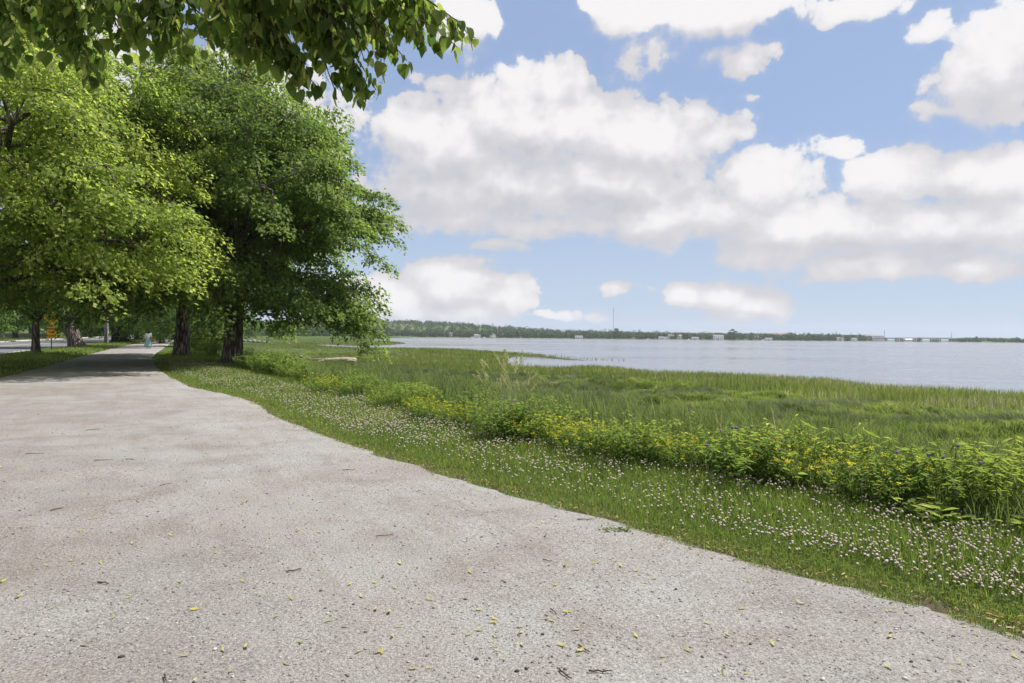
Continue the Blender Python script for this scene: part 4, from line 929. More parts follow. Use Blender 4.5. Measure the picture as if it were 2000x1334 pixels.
# ---- wild plants, one thing each
def stems_geo(stems, rad=.003):
    return cat([tube(q, np.linspace(rad, rad * .35, len(q)), 4) for q in stems])
def plant_leafy(seed, H, Rw, nst, nl, lmin, lmax, wr=.6, droopy=.3, narrow=False):
    rg = np.random.default_rng(seed); stems = []; P_, A_, N_, L_ = [], [], [], []
    for s_ in range(nst):
        a = rg.random() * 6.283; rr = Rw * rg.random() ** .6; hh = H * rg.uniform(.6, 1.05) * (1 - .35 * (rr / Rw) ** 2)
        e = np.array([rr * math.cos(a), rr * math.sin(a), hh]); b0 = e * [.35, .35, 0]; q = bez(b0 - [0, 0, .05], (b0 + e) / 2 + [0, 0, hh * .12], e, 8); stems.append(q)
        for _ in range(max(1, nl // nst)):
            f_ = (.18 + .82 * rg.random() ** .7) * 7; i0 = min(int(f_), 6); p0 = q[i0] + (q[i0 + 1] - q[i0]) * (f_ - i0)
            t_ = rg.random() * 6.283; off = rg.uniform(.0, .05) if not narrow else 0
            P_.append(p0 + [math.cos(t_) * off, math.sin(t_) * off, 0]); A_.append([math.cos(t_), math.sin(t_), rg.uniform(-droopy, .35)]); N_.append([rg.normal(0, .35), rg.normal(0, .35), 1]); L_.append(rg.uniform(lmin, lmax))
    P_, A_, N_, L_ = map(np.array, (P_, A_, N_, L_)); V, F = leaves(P_, A_, N_, L_, L_ * wr, .15, rich=True)
    tt__ = np.clip(rg.normal(.42, .18, len(P_)) + .18 * (P_[:, 2] / H - .5), 0, 1)
    return stems_geo(stems), (V, F, np.repeat(tt__, 2)), np.array([q[-1] for q in stems])
def disc_flower(rad, petals, cone=.25):
    V = [(0, 0, 0)]; F = []
    for q in range(petals):
        a = q * 2 * math.pi / petals; b = a + math.pi / petals
        V += [(rad * math.cos(a - .22 * 6 / petals), rad * math.sin(a - .22 * 6 / petals), rad * cone), (rad * 1.05 * math.cos(a), rad * 1.05 * math.sin(a), rad * cone * 1.2), (rad * math.cos(a + .22 * 6 / petals), rad * math.sin(a + .22 * 6 / petals), rad * cone)]
        k = 1 + q * 3; F.append((0, k, k + 1, k + 2))
    return np.array(V), np.array(F)
def make_plant(kind, name, label, cat_, group, seed):
    rg = np.random.default_rng(seed); root = empty(name, (0, 0, 0), label=label, cat=cat_, group=group)
    if kind == 'yellow': g_ = plant_leafy(seed, .42, .42, 70, 1250, .020, .038, .45); lm = M_bush
    elif kind == 'vine': g_ = plant_leafy(seed, .60, .48, 24, 330, .032, .066, .80, .6); lm = M_vine
    elif kind == 'bush': g_ = plant_leafy(seed, 1.05, .95, 60, 2600, .045, .085, .6, .4); lm = M_bush
    elif kind == 'lowbush': g_ = plant_leafy(seed, .62, .5, 40, 1200, .028, .055, .5, .4); lm = M_bush
    elif kind == 'gold': g_ = plant_leafy(seed, .74, .34, 10, 330, .050, .100, .20, .5, True); lm = M_vine
    elif kind == 'knap': g_ = plant_leafy(seed, .60, .34, 16, 340, .05, .10, .26, .4, True); lm = M_bush
    elif kind == 'dock': g_ = plant_leafy(seed, .30, .14, 13, 26, .09, .15, .40, -.35); lm = M_vine
    elif kind == 'vetch': g_ = plant_leafy(seed, .52, .36, 22, 700, .018, .032, .35); lm = M_bush
    elif kind == 'seed':
        stems = []; hP = []
        for s_ in range(15):
            a = rg.random() * 6.283; hh = rg.uniform(.75, 1.1); rr = rg.uniform(.08, .42); b0 = np.array([.06 * math.cos(a), .06 * math.sin(a), -.03]); e = np.array([rr * math.cos(a), rr * math.sin(a), hh]); stems.append(bez(b0, np.array([b0[0], b0[1], hh * .7]), e, 8))
        sV, sF = stems_geo(stems, .0022); mesh("stems", sV, sF, M_straw, root, tint=np.full(len(sF), .3))
        hp = []
        for q in stems:
            d_ = unit(q[-1] - q[-2]); n = 26; u = rg.random(n)
            hp.append(leaves(q[-1] - d_ * (.13 * u)[:, None] + rg.normal(0, .006, (n, 3)), d_ + rg.normal(0, .45, (n, 3)), rg.normal(0, 1, (n, 3)), np.full(n, .030), np.full(n, .013)))
        hV_, hF_ = cat(hp); b = mesh("seed_heads", hV_, hF_, M_straw, root, tint=rg.random(len(hF_))); b['kind'] = 'stuff'
        return root
    (sV, sF), (lV, lF, lt__), tips = g_
    mesh("stems", sV, sF, M_twig if kind == 'bush' else M_bush, root, tint=np.full(len(sF), .3)); mesh("leaves", lV, lF, lm, root, tint=lt__)['kind'] = 'stuff'
    if kind == 'yellow':
        fV_, fF_ = disc_flower(.0165, 5); f0 = None
        for tp in tips[:68]:
            p0 = tp + [rg.normal(0, .02), rg.normal(0, .02), .012]
            if f0 is None: o = f0 = mesh("flower", fV_, fF_, M_yellow, root, tint=rg.random(len(fF_)))
            else: o = f0.copy(); C.objects.link(o)
            o.location = p0; o.rotation_euler = (rg.normal(0, .4), rg.normal(-.1, .4), rg.random() * 6.283); o.scale = (rg.uniform(.8, 1.4),) * 3
    if kind == 'knap':
        V_, F_, tri_, T_ = blossom(.0115, seed); f0 = None
        for tp in tips[:4]:
            if f0 is None: o = f0 = mesh("flower", V_, F_ + tri_, M_purple, root, tint=np.clip(T_, 0, 1))
            else: o = f0.copy(); C.objects.link(o)
            o.location = tp; o.scale = (rg.uniform(.8, 1.2),) * 3
    if kind == 'vetch':
        n = 14; f0 = None
        for tp in tips[:12]:
            u = np.linspace(0, 1, n); a = rg.random(n) * 6.283
            V_, F_ = leaves(np.c_[0 * u, 0 * u, .07 * u], np.c_[np.cos(a), np.sin(a), -.4 + 0 * u], np.c_[np.cos(a), np.sin(a), 1 + 0 * u], .014 * (1.1 - .6 * u), .008 * (1.1 - .6 * u))
            if f0 is None: o = f0 = mesh("flower", V_, F_, M_purple, root, tint=np.full(n, .3))
            else: o = f0.copy(); C.objects.link(o)
            o.location = tp; o.rotation_euler = (rg.normal(0, .2), rg.normal(0, .2), 0)
    return root
def place(kind, name, label, cat_, group, pts, nproto=2, smin=.8, smax=1.2):
    pr_ = []
    for q, (px, py) in enumerate(pts):
        if kind in ('vine', 'gold', 'lowbush') and q >= nproto and vn(np.array([px / 62.0]), np.array([len(kind) * 3.3]), 7)[0] < .20: continue
        p_ = gp(px, py, .04); z = float(height(p_[:1], p_[1:2])[0]); s_ = rng.uniform(smin, smax); rz = rng.random() * 6.283
        if q < nproto: o = make_plant(kind, name, label, cat_, group, 1000 + q * 13 + len(kind) * 7); o.location = (p_[0], p_[1], z); o.rotation_euler = (0, 0, rz); o.scale = (s_,) * 3; pr_.append(o)
        else: dup(pr_[q % nproto], (p_[0], p_[1], z), rz, s_)
place('yellow', "yellow_wildflower", "low bushy plant covered in small yellow blossoms behind the clover strip", "wildflower", "yellow wildflowers along the strip",
      [(622,771),(645,774),(672,779),(735,803),(815,822),(850,829),(885,838),(915,842),(950,850),(1035,868),(1065,876),(1095,886),(1130,893),(1160,902),(1565,957),(1620,968),(1335,928),(1250,912),(1710,996),(1480,950)], 3, .75, 1.15)
place('vine', "vine_bush", "yellow-green tangle of broad-leaved vines on the bank behind the lawn strip", "bush", "vine tangles on the bank",
      [(1115,868),(1185,893),(1225,905),(1265,895),(1300,915),(1340,930),(1380,905),(1400,928),(1440,935),(1480,925),(1525,953),(1580,945),(1650,972),(1700,975),(1540,915),(1205,868)], 3, .55, 1.1)
place('bush', "leafy_bush", "dark green leafy bush growing at the marsh edge beside the thick trunk", "bush", "dark bushes by the big linden",
      [(492,722),(520,728),(548,730),(575,735),(600,742),(534,720),(566,724)], 2, .7, 1.0)
place('bush', "leafy_bush", "light green bush growing between the two big linden trunks", "bush", "bushes between the two trunks", [(382,692),(402,694),(424,696),(396,686)], 1, 1.1, 1.5)
place('lowbush', "meadow_bush", "low green bush of small leaves on the bank above the marsh", "bush", "low bushes on the bank",
      [(645,757),(690,773),(712,780),(745,790),(775,797),(800,806),(765,783),(980,862),(1010,868),(905,828),(940,832),(860,815),(1250,915),(1080,862)], 2, .75, 1.15)
place('gold', "tall_weed", "upright weed with narrow yellow-green leaves in the right half of the bank", "weed", "upright weeds in the right half of the bank",
      [(1665,968),(1722,985),(1765,995),(1850,1003),(1880,1018),(1905,1022),(1935,1030),(1965,1033),(1995,1036),(2015,1022),(1925,1005),(1985,1008),(1890,995),(1600,962),(1460,905),(1330,890),(1345,912),(1275,885),(1560,935),(1500,935),(1420,930)], 2, .6, 1.1)
place('gold', "tall_weed", "slender weed with narrow leaves near the left clumps of yellow blossoms", "weed", "weeds near the left yellow blossoms", [(792,803),(822,812),(700,772),(840,812)], 1, .8, 1.0)
place('knap', "purple_wildflower", "tall wildflower with round purple heads near the right end of the bank", "wildflower", "purple wildflowers on the bank", [(1425,950),(1455,962),(1760,1003),(1835,1013),(1868,1020)], 2, .85, 1.15)
place('dock', "dock_plant", "broad-leaved light green plant at the grass edge under the weeds", "weed", "broad-leaved plants at the grass edge", [(1790,1032),(1832,1048),(1872,1054),(1560,975),(1990,1066),(1840,1030)], 2, .55, .9)
place('vetch', "vetch_plant", "plant with small violet flower spikes above the yellow blossoms", "wildflower", "violet vetch on the bank", [(958,853),(988,860),(1022,866),(1000,848)], 1, .9, 1.1)
place('seed', "seeding_grass", "tall grass clump with pale seed heads on the bank", "grass clump", "seeding grass clumps", [(968,835),(998,842),(1015,832)], 2, .8, 1.15)

# ------------------------------------------------------------------ litter on the path
def bract_geo(L, Wd, bend, curl):
    V = []
    for u_ in np.linspace(0, 1, 7):
        w_ = Wd * .5 * (math.sin(math.pi * (.10 + .82 * u_)) ** .7); c_ = np.array([L * (u_ - .5), bend * L * (u_ - .5) ** 2, curl * L * (2 * u_ - 1) ** 2 + .002])
        V += [c_ + [0, -w_, w_ * .25], c_ + [0, w_, w_ * .25]]
    return np.array(V), np.array([[2 * k, 2 * k + 1, 2 * k + 3, 2 * k + 2] for k in range(6)])
bp_ = []
for q in range(4):
    V, F = bract_geo(.062, .014 + .003 * q, (-1) ** q * .5, .10 + .05 * q); o = mesh("fallen_bract", V, F, M_ybract if q < 3 else M_litter, tint=np.full(len(F), .25 + .2 * q)); bp_.append(o)
x, y, r = polar(900, 2.9, 30, -38, 38); k = (s_right(x, y) < -.15) & (x > xl(y) + .2); x, y, r = x[k][:280], y[k][:280], r[k][:280]
for q in range(len(x)):
    k = q % 4; o = bp_[k] if q < 4 else bp_[k].copy()
    if q >= 4: C.objects.link(o)
    o.location = (x[q], y[q], float(path_z(x[q:q + 1], y[q:q + 1])[0]) + .004); o.rotation_euler = (rng.normal(0, .2), rng.normal(0, .2), rng.random() * 6.283); o.scale = (rng.uniform(.38, .78),) * 3
    if k < 3: prop(o, "yellow-green linden bract lying on the pale gravel path", "fallen bract", "yellow-green bracts fallen on the path")
    else: prop(o, "dry tan linden bract lying on the pale gravel path", "fallen bract", "dry bracts fallen on the path")
# windrow of dry bracts along the grass edge
x, y, r = polar(60000, 2.9, 40, -30, 42); sr = s_right(x, y); k = (np.abs(sr - .02) < .03 + .40 * rng.random(len(x)) ** 2.4) & (rng.random(len(x)) < .30 + .9 * (fbm(x * 1.5, y * 1.5, 77) > .5)); x, y, r = x[k], y[k], r[k]; n = len(x)
zz = np.maximum(height(x, y), np.where(s_right(x, y) < 0.1, path_z(x, y), -1)) + rng.uniform(.004, .022, n); a = rng.random(n) * 6.283
V, F = leaves(np.c_[x, y, zz], np.c_[np.cos(a), np.sin(a), rng.normal(0, .3, n)], np.c_[rng.normal(0, .4, n), rng.normal(0, .4, n), np.ones(n)], rng.uniform(.018, .046, n) * (1 + .02 * r), rng.uniform(.006, .012, n) * (1 + .02 * r), .25, rich=True)
prop(mesh("leaf_litter", V, F, M_litter, tint=np.tile(np.clip(rng.normal(.5, .25, n), 0, 1), 2).reshape(2, -1).T.ravel()), "dry tan bracts and leaves gathered along the grass edge of the path", "leaf litter", kind='stuff')
# loose stones
def stones(n):
    rg = np.random.default_rng(9); ph = (1 + 5 ** .5) / 2
    b = unit(np.array([(-1, ph, 0), (1, ph, 0), (-1, -ph, 0), (1, -ph, 0), (0, -1, ph), (0, 1, ph), (0, -1, -ph), (0, 1, -ph), (ph, 0, -1), (ph, 0, 1), (-ph, 0, -1), (-ph, 0, 1)], float))
    f = np.array([(0,11,5),(0,5,1),(0,1,7),(0,7,10),(0,10,11),(1,5,9),(5,11,4),(11,10,2),(10,7,6),(7,1,8),(3,9,4),(3,4,2),(3,2,6),(3,6,8),(3,8,9),(4,9,5),(2,4,11),(6,2,10),(8,6,7),(9,8,1)])
    return b, f
b_, f_ = stones(0)
x, y, r = polar(34000, 2.6, 16, -40, 40); k = (s_right(x, y) < .05) & (x > xl(y)); x, y, r = x[k], y[k], r[k]; n = len(x); z = path_z(x, y)
size = np.clip(rng.lognormal(math.log(.0023), .5, n), .0014, .008) * (1 + .03 * r); sh = rng.uniform(.6, 1.35, (n, 12, 1)); sq = np.stack([rng.uniform(.8, 1.4, n), rng.uniform(.7, 1.1, n), rng.uniform(.45, .85, n)], 1)
V = (b_[None] * sh * sq[:, None, :] * size[:, None, None] + np.stack([x, y, z + size * .25], 1)[:, None, :]).reshape(-1, 3); F = (np.arange(n)[:, None, None] * 12 + f_[None]).reshape(-1, 3)
prop(mesh("gravel", V, F, M_stone, tint=np.repeat(np.clip(rng.beta(3.8, 1.5, n), 0, 1), 20)), "loose little stones scattered over the gravel path", "gravel", kind='stuff')
def pebble(px, py, s_, tint, label, group=None, seed=0):
    rg = np.random.default_rng(seed + 900); p_ = gp(px, py, .03); z = float(path_z(p_[:1], p_[1:2])[0])
    o = mesh("pebble", b_ * rg.uniform(.75, 1.25, (12, 1)) * np.array([1.3, .9, .7]) * s_, f_, M_stone, tint=np.full(20, tint)); o.location = (p_[0], p_[1], z + s_ * .3); o.rotation_euler = (0, 0, rg.random() * 6.28)
    prop(o, label, "pebble", group)
pebble(238, 1284, .013, .12, "bluish grey pebble lying beside a curled yellow bract near the lower left", None, 1)
for q, (px, py, s_) in enumerate([(1010, 1313, .010), (1028, 1308, .009), (1465, 1257, .008), (1196, 1222, .008), (1102, 1105, .009), (930, 1290, .009), (1060, 1240, .008), (1780, 1290, .008), (1320, 1150, .008)]):
    pebble(px, py, s_, .08, "dark pebble lying on the pale gravel in the foreground", "dark pebbles on the path", 10 + q)
for q, (px, py, s_) in enumerate([(1768, 1325, .011), (1607, 1327, .011), (1285, 1203, .009), (1217, 1151, .009), (420, 1270, .009), (640, 1200, .008), (1840, 1283, .008)]):
    pebble(px, py, s_, .97, "white pebble lying on the pale gravel in the foreground", "white pebbles on the path", 30 + q)
TWIGS = [((168,842),(195,839)), ((50,888),(85,887)), ((184,901),(220,900)), ((99,999),(123,994)), ((312,950),(336,947)), ((668,918),(694,916)), ((245,899),(262,899)), ((1127,1013),(1160,1012)), ((1060,1093),(1078,1097)), ((1092,1310),(1115,1330)), ((1130,1262),(1152,1276)), ((1075,1192),(1087,1199)), ((1150,1314),(1195,1313)), ((320,1322),(322,1334)), ((190,1140),(212,1143)), ((1355,1052),(1363,1062)), ((560,1120),(590,1114)), ((735,1050),(770,1046))]
for q, (a, b) in enumerate(TWIGS):
    A_, B_ = gp(*a, .03), gp(*b, .03); L_ = np.linalg.norm(B_ - A_); c_ = (A_ + B_) / 2; n_ = 6; t_ = np.linspace(-.5, .5, n_)
    d_ = (B_ - A_) / L_; s_ = np.array([-d_[1], d_[0], 0]); pts = t_[:, None] * L_ * d_ + s_ * (np.cumsum(rng.normal(0, .035, n_)) * L_)[:, None] + np.c_[np.zeros(n_), np.zeros(n_), .004 + .006 * rng.random(n_)]
    V, F = tube(pts, np.linspace(.0042, .0022, n_) * rng.uniform(.8, 1.2), 6); parts = [(V, F)]
    if q % 3 == 0: parts.append(tube(np.array([pts[3], pts[3] + s_ * L_ * .16 + d_ * L_ * .14 + [0, 0, .006]]), [.002, .001], 5))
    V, F = cat(parts); o = mesh("twig", V, F, M_twig); o.location = (c_[0], c_[1], float(path_z(c_[:1], c_[1:2])[0]) + .002)
    prop(o, "thin brown twig lying on the gravel path", "twig", "twigs on the path")
# torn leafy sprig by the grass edge
p_ = gp(1203, 1036, .02); n = 46; sp_ = empty("fallen_sprig", (p_[0], p_[1], float(path_z(p_[:1], p_[1:2])[0])), label="torn sprig of small dark green leaves lying on the path near the grass", cat="sprig")
V, F = tube(np.array([[-.10, 0, .006], [0, .01, .012], [.11, -.01, .006]]), [.002, .002, .001], 5); mesh("stem", V, F, M_twig, sp_)
u = rng.uniform(-.12, .12, n); a = rng.random(n) * 6.283
V, F = leaves(np.c_[u, rng.normal(0, .03, n), rng.uniform(.004, .03, n)], np.c_[np.cos(a), np.sin(a), rng.normal(0, .3, n)], np.c_[rng.normal(0, .4, n), rng.normal(0, .4, n), np.ones(n)], rng.uniform(.02, .04, n), rng.uniform(.012, .02, n), .15, True)
mesh("leaves", V, F, M_bush, sp_, tint=np.full(len(F), .25))['kind'] = 'stuff'
#@@OBJECTS

# ------------------------------------------------------------------ things along the path and road
def hit(px, py, d0=20.0, d1=600.0):
    """where the sight line meets the ground"""
    d = ray(px, py); D = np.geomspace(d0, d1, 900); t_ = D / d[1]; x = d[0] * t_; z = EYE + d[2] * t_; h_ = height(x, D)
    k = np.argmax(z < h_) if (z < h_).any() else len(D) - 1
    return np.array([x[k], D[k], h_[k]])
ROADANG = math.atan2(46, -22.0)          # direction of road and path

# orange sign
p_ = gp(100.5, 687.2); sg = empty("road_sign", (p_[0], p_[1], float(height(p_[:1], p_[1:2])[0])), 0.30, label="orange road sign reading SHARE THE ROAD on a dark post at the roadside", cat="road sign")
MB().box((0, 0, 1.45), (.055, .045, 2.95), 0, .008).build("post", M_post, sg)
pn = MB().box((0, -.035, 1.34), (.64, .012, .80), 0, .004).build("sign_panel", M_sign, sg)
bd = MB()
for c_, d_ in (((0, -.0435, 1.72), (.58, .004, .014)), ((0, -.0435, .96), (.58, .004, .014)), ((-.295, -.0435, 1.34), (.014, .004, .76)), ((.295, -.0435, 1.34), (.014, .004, .76))): bd.box(c_, d_)
bd.build("border", M_black, pn)
for q, wd_ in enumerate(("SHARE", "THE", "ROAD")):
    cu = bpy.data.curves.new("lettering", 'FONT'); cu.body = wd_; cu.size = .21; cu.align_x = 'CENTER'; cu.align_y = 'CENTER'; cu.extrude = .002; cu.offset = .006; cu.space_character = 1.02
    tmp = bpy.data.objects.new("lettering", cu); C.objects.link(tmp); dg = bpy.context.evaluated_depsgraph_get(); lm_ = bpy.data.meshes.new_from_object(tmp.evaluated_get(dg)); bpy.data.objects.remove(tmp)
    o = bpy.data.objects.new("lettering", lm_); C.objects.link(o); o.parent = pn; lm_.materials.clear(); lm_.materials.append(M_black); o.location = (0, -.046, 1.585 - q * .245); o.rotation_euler = (R(90), 0, 0)
dm = MB(); hd = .50
dm.add([(0, -.030, 2.36 - hd), (hd, -.030, 2.36), (0, -.030, 2.36 + hd), (-hd, -.030, 2.36), (0, -.018, 2.36 - hd), (hd, -.018, 2.36), (0, -.018, 2.36 + hd), (-hd, -.018, 2.36)], [(0, 1, 2, 3), (7, 6, 5, 4), (0, 4, 5, 1), (1, 5, 6, 2), (2, 6, 7, 3), (3, 7, 4, 0)])
dpn = dm.build("diamond_panel", M_sign, sg)
bk = MB(); aa = np.linspace(0, 2 * math.pi, 17)
for cx in (-.17, .17): bk.tube(np.c_[cx + .105 * np.cos(aa), np.full(17, -.034), 2.28 + .105 * np.sin(aa)], .011, 4, False)
for a_, b_2 in (((-.17, 2.28), (-.05, 2.44)), ((-.05, 2.44), (.12, 2.44)), ((.12, 2.44), (0, 2.28)), ((0, 2.28), (-.17, 2.28)), ((0, 2.28), (-.06, 2.48)), ((.17, 2.28), (.11, 2.50)), ((.11, 2.50), (.06, 2.51)), ((-.10, 2.48), (-.02, 2.48))):
    bk.tube([(a_[0], -.034, a_[1]), (b_2[0], -.034, b_2[1])], .011, 4)
bk.build("bicycle_symbol", M_black, dpn)

# utility pole
p_ = gp(207, 671.3); up_ = empty("utility_pole", (p_[0], p_[1], .02), label="pale wooden utility pole with a white conduit on the roadside verge", cat="utility pole")
MB().tube([(0, 0, -.2), (0, 0, 4), (0, 0, 9)], [.22, .20, .15], 14).build("pole", M_pole, up_, True)
MB().box((.27, -.03, 1.7), (.11, .09, 3.3), 0, .02).build("conduit", M_white, up_)
MB().box((0, -.215, 1.62), (.26, .02, .36), 0, .004).build("notice", M_blue, up_)
MB().box((0, -.2, 8.2), (2.2, .1, .12), 0, .01).build("crossarm", M_pole, up_)

# stone wall beyond the road
p_ = hit(36, 661); wl = MB(); rg = np.random.default_rng(4); dirv = np.array([math.cos(ROADANG), math.sin(ROADANG)])
L_ = 11.0
for row in range(4):
    u = -L_ / 2 + rg.uniform(0, .3)
    while u < L_ / 2:
        w_ = rg.uniform(.35, .8); c_ = np.array([(u + w_ / 2), rg.normal(0, .03), .14 + row * .27]); wl.box(c_, (w_ * .97, .5, .265), 0, .05); u += w_
wo_ = wl.build("stone_wall", M_rock); wo_.location = (p_[0], p_[1], p_[2] - .05); wo_.rotation_euler = (0, 0, .25)
prop(wo_, "low grey-brown stone wall on the lawn across the road", "stone wall")

# cars
def car(name, label, loc, rz, paint, suv=True, group=None):
    root = empty(name, loc, rz, label=label, cat="car", group=group); Wd = .88
    top = 1.68 if suv else 1.42
    lower = [(-2.25, .38), (-2.28, .72), (-2.15, .98), (1.05, 1.0), (2.0, .90), (2.28, .70), (2.30, .38)]
    cab = [(-2.08, .985), (-1.75, top - .03), (-1.2, top), (.15, top - .02), (1.0, 1.0)]
    def prof(pts, wb, wt, zc):
        V = []; F = []; n = len(pts)
        for sgn in (-1, 1):
            for (y, z) in pts: V.append((sgn * (wb if z < zc else wt), y, z))
        F.append(tuple(range(n))[::-1]); F.append(tuple(range(n, 2 * n)))
        for k in range(n): F.append((k, (k + 1) % n, n + (k + 1) % n, n + k))
        return np.array(V), F
    V, F = prof(lower, Wd, Wd - .05, .95); b = MB().add(V, F)
    V, F = prof(cab, Wd - .07, Wd - .20, 1.2); b.add(V, F); b.build("body", paint, root)
    gl = MB(); 
    for sgn in (-1, 1):
        xs = lambda z: sgn * (Wd - .07 - .13 * (z - 1.0) / (top - 1.0) + .012)
        for (y0, y1, y2, y3) in ((-1.80, -.85, -.85, -1.62), (-.75, .78, .18, -.75)):
            z0, z1 = 1.05, top - .12; q = [(xs(z0), y0, z0), (xs(z0), y1, z0), (xs(z1), y2, z1), (xs(z1), y3, z1)]; q2 = [(v_[0] - sgn * .02, v_[1], v_[2]) for v_ in q]
            gl.add(q + q2, [(0, 1, 2, 3), (7, 6, 5, 4), (0, 4, 5, 1), (1, 5, 6, 2), (2, 6, 7, 3), (3, 7, 4, 0)])
    gl.build("side_window", M_glass, root)
    for nm, y0, z0, y1, z1 in (("windscreen", .96, 1.04, .26, top - .06), ("rear_window", -2.04, 1.06, -1.78, top - .12)):
        s_ = .012 if y0 > 0 else -.012; q = [(-.70, y0 + s_, z0), (.70, y0 + s_, z0), (.60, y1 + s_, z1), (-.60, y1 + s_, z1)]; q2 = [(v_[0], v_[1] - 2 * s_, v_[2]) for v_ in q]
        MB().add(q + q2, [(0, 1, 2, 3), (7, 6, 5, 4), (0, 4, 5, 1), (1, 5, 6, 2), (2, 6, 7, 3), (3, 7, 4, 0)]).build(nm, M_glass, root)
    for y in (-1.4, 1.4):
        for sgn in (-1, 1):
            wh = MB().tube([(sgn * (Wd - .18), y, .33), (sgn * (Wd - .16), y, .33), (sgn * (Wd + .01), y, .33), (sgn * (Wd + .02), y, .33)], [.28, .33, .33, .28], 18).build("wheel", M_tyre, root, True)
            MB().tube([(sgn * (Wd + .015), y, .33), (sgn * (Wd + .03), y, .33)], [.19, .17], 14).build("rim", M_grey, wh)
    for sgn in (-1, 1):
        MB().box((sgn * .70, -2.245, .84), (.26, .06, .20), 0, .02).build("taillight", M_tail, root)
        MB().box((sgn * .66, 2.25, .76), (.34, .08, .14), 0, .02).build("headlight", M_white, root)
    return root
RZ = ROADANG - math.pi / 2
p_ = hit(164, 657.3); car("parked_car", "blue-grey car with red tail lights parked on the lawn side of the road", p_, RZ + 1.15, M_carblue, False)
p_ = at(333, 650, 150); car("parked_car", "silver car standing on the road far ahead beside the tree trunks", (p_[0], p_[1], .0), RZ, M_carwhite)
p_ = at(323, 650, 163); car("parked_car", "dark car standing on the road just left of the silver one", (p_[0], p_[1], .0), RZ, M_cardark)
# black box on the far lawn
p_ = hit(190, 657.0); sc_b = p_[1] / 1333.33; bx = empty("storage_box", p_, RZ + 1.2, label="big black box with a grey end standing on the lawn across the road", cat="storage box")
w_ = 12.5 * sc_b; h_ = 12.5 * sc_b; MB().box((-w_ * .10, 0, h_ * .5), (w_ * .8, w_ * .6, h_), 0, .05).build("body", M_black, bx)
MB().box((w_ * .45, 0, h_ * .47), (w_ * .29, w_ * .56, h_ * .92), 0, .05).build("side_panel", M_post, bx); MB().box((-w_ * .1, 0, h_ * 1.015), (w_ * .84, w_ * .64, h_ * .05), 0, .02).build("lid", M_grey, bx)

# people
def skin(name, joints, edges, m_, parent, sub=2):
    me = bpy.data.meshes.new(name); names = list(joints); me.from_pydata([joints[k][:3] for k in names], [(names.index(a), names.index(b)) for a, b in edges], [])
    o = bpy.data.objects.new(name, me); C.objects.link(o); md = o.modifiers.new("s", 'SKIN'); md.use_smooth_shade = True; md.branch_smoothing = .4
    ss_ = o.modifiers.new("u", 'SUBSURF'); ss_.levels = sub; ss_.render_levels = sub
    for k, v_ in zip(names, me.skin_vertices[0].data): v_.radius = (joints[k][3], joints[k][4] if len(joints[k]) > 4 else joints[k][3]); v_.use_root = (k == names[0])
    dg = bpy.context.evaluated_depsgraph_get(); dg.update(); nm = bpy.data.meshes.new_from_object(o.evaluated_get(dg)); nm.name = name
    o.modifiers.clear(); old = o.data; o.data = nm; bpy.data.meshes.remove(old); nm.materials.clear(); nm.materials.append(m_); o.parent = parent
    return o
def ring_loft(rows, n=28, fold=0.0, k=9):
    V, F = [], []
    a = np.arange(n) * 2 * math.pi / n
    for (cx, cy, z, rx, ry, f_) in rows:
        w_ = 1 + fold * f_ * np.cos(a * k + z * 2); V.append(np.c_[cx + rx * w_ * np.cos(a), cy + ry * w_ * np.sin(a), np.full(n, z)])
    for L in range(len(rows) - 1):
        for q in range(n): F.append((L * n + q, L * n + (q + 1) % n, (L + 1) * n + (q + 1) % n, (L + 1) * n + q))
    return np.concatenate(V), F
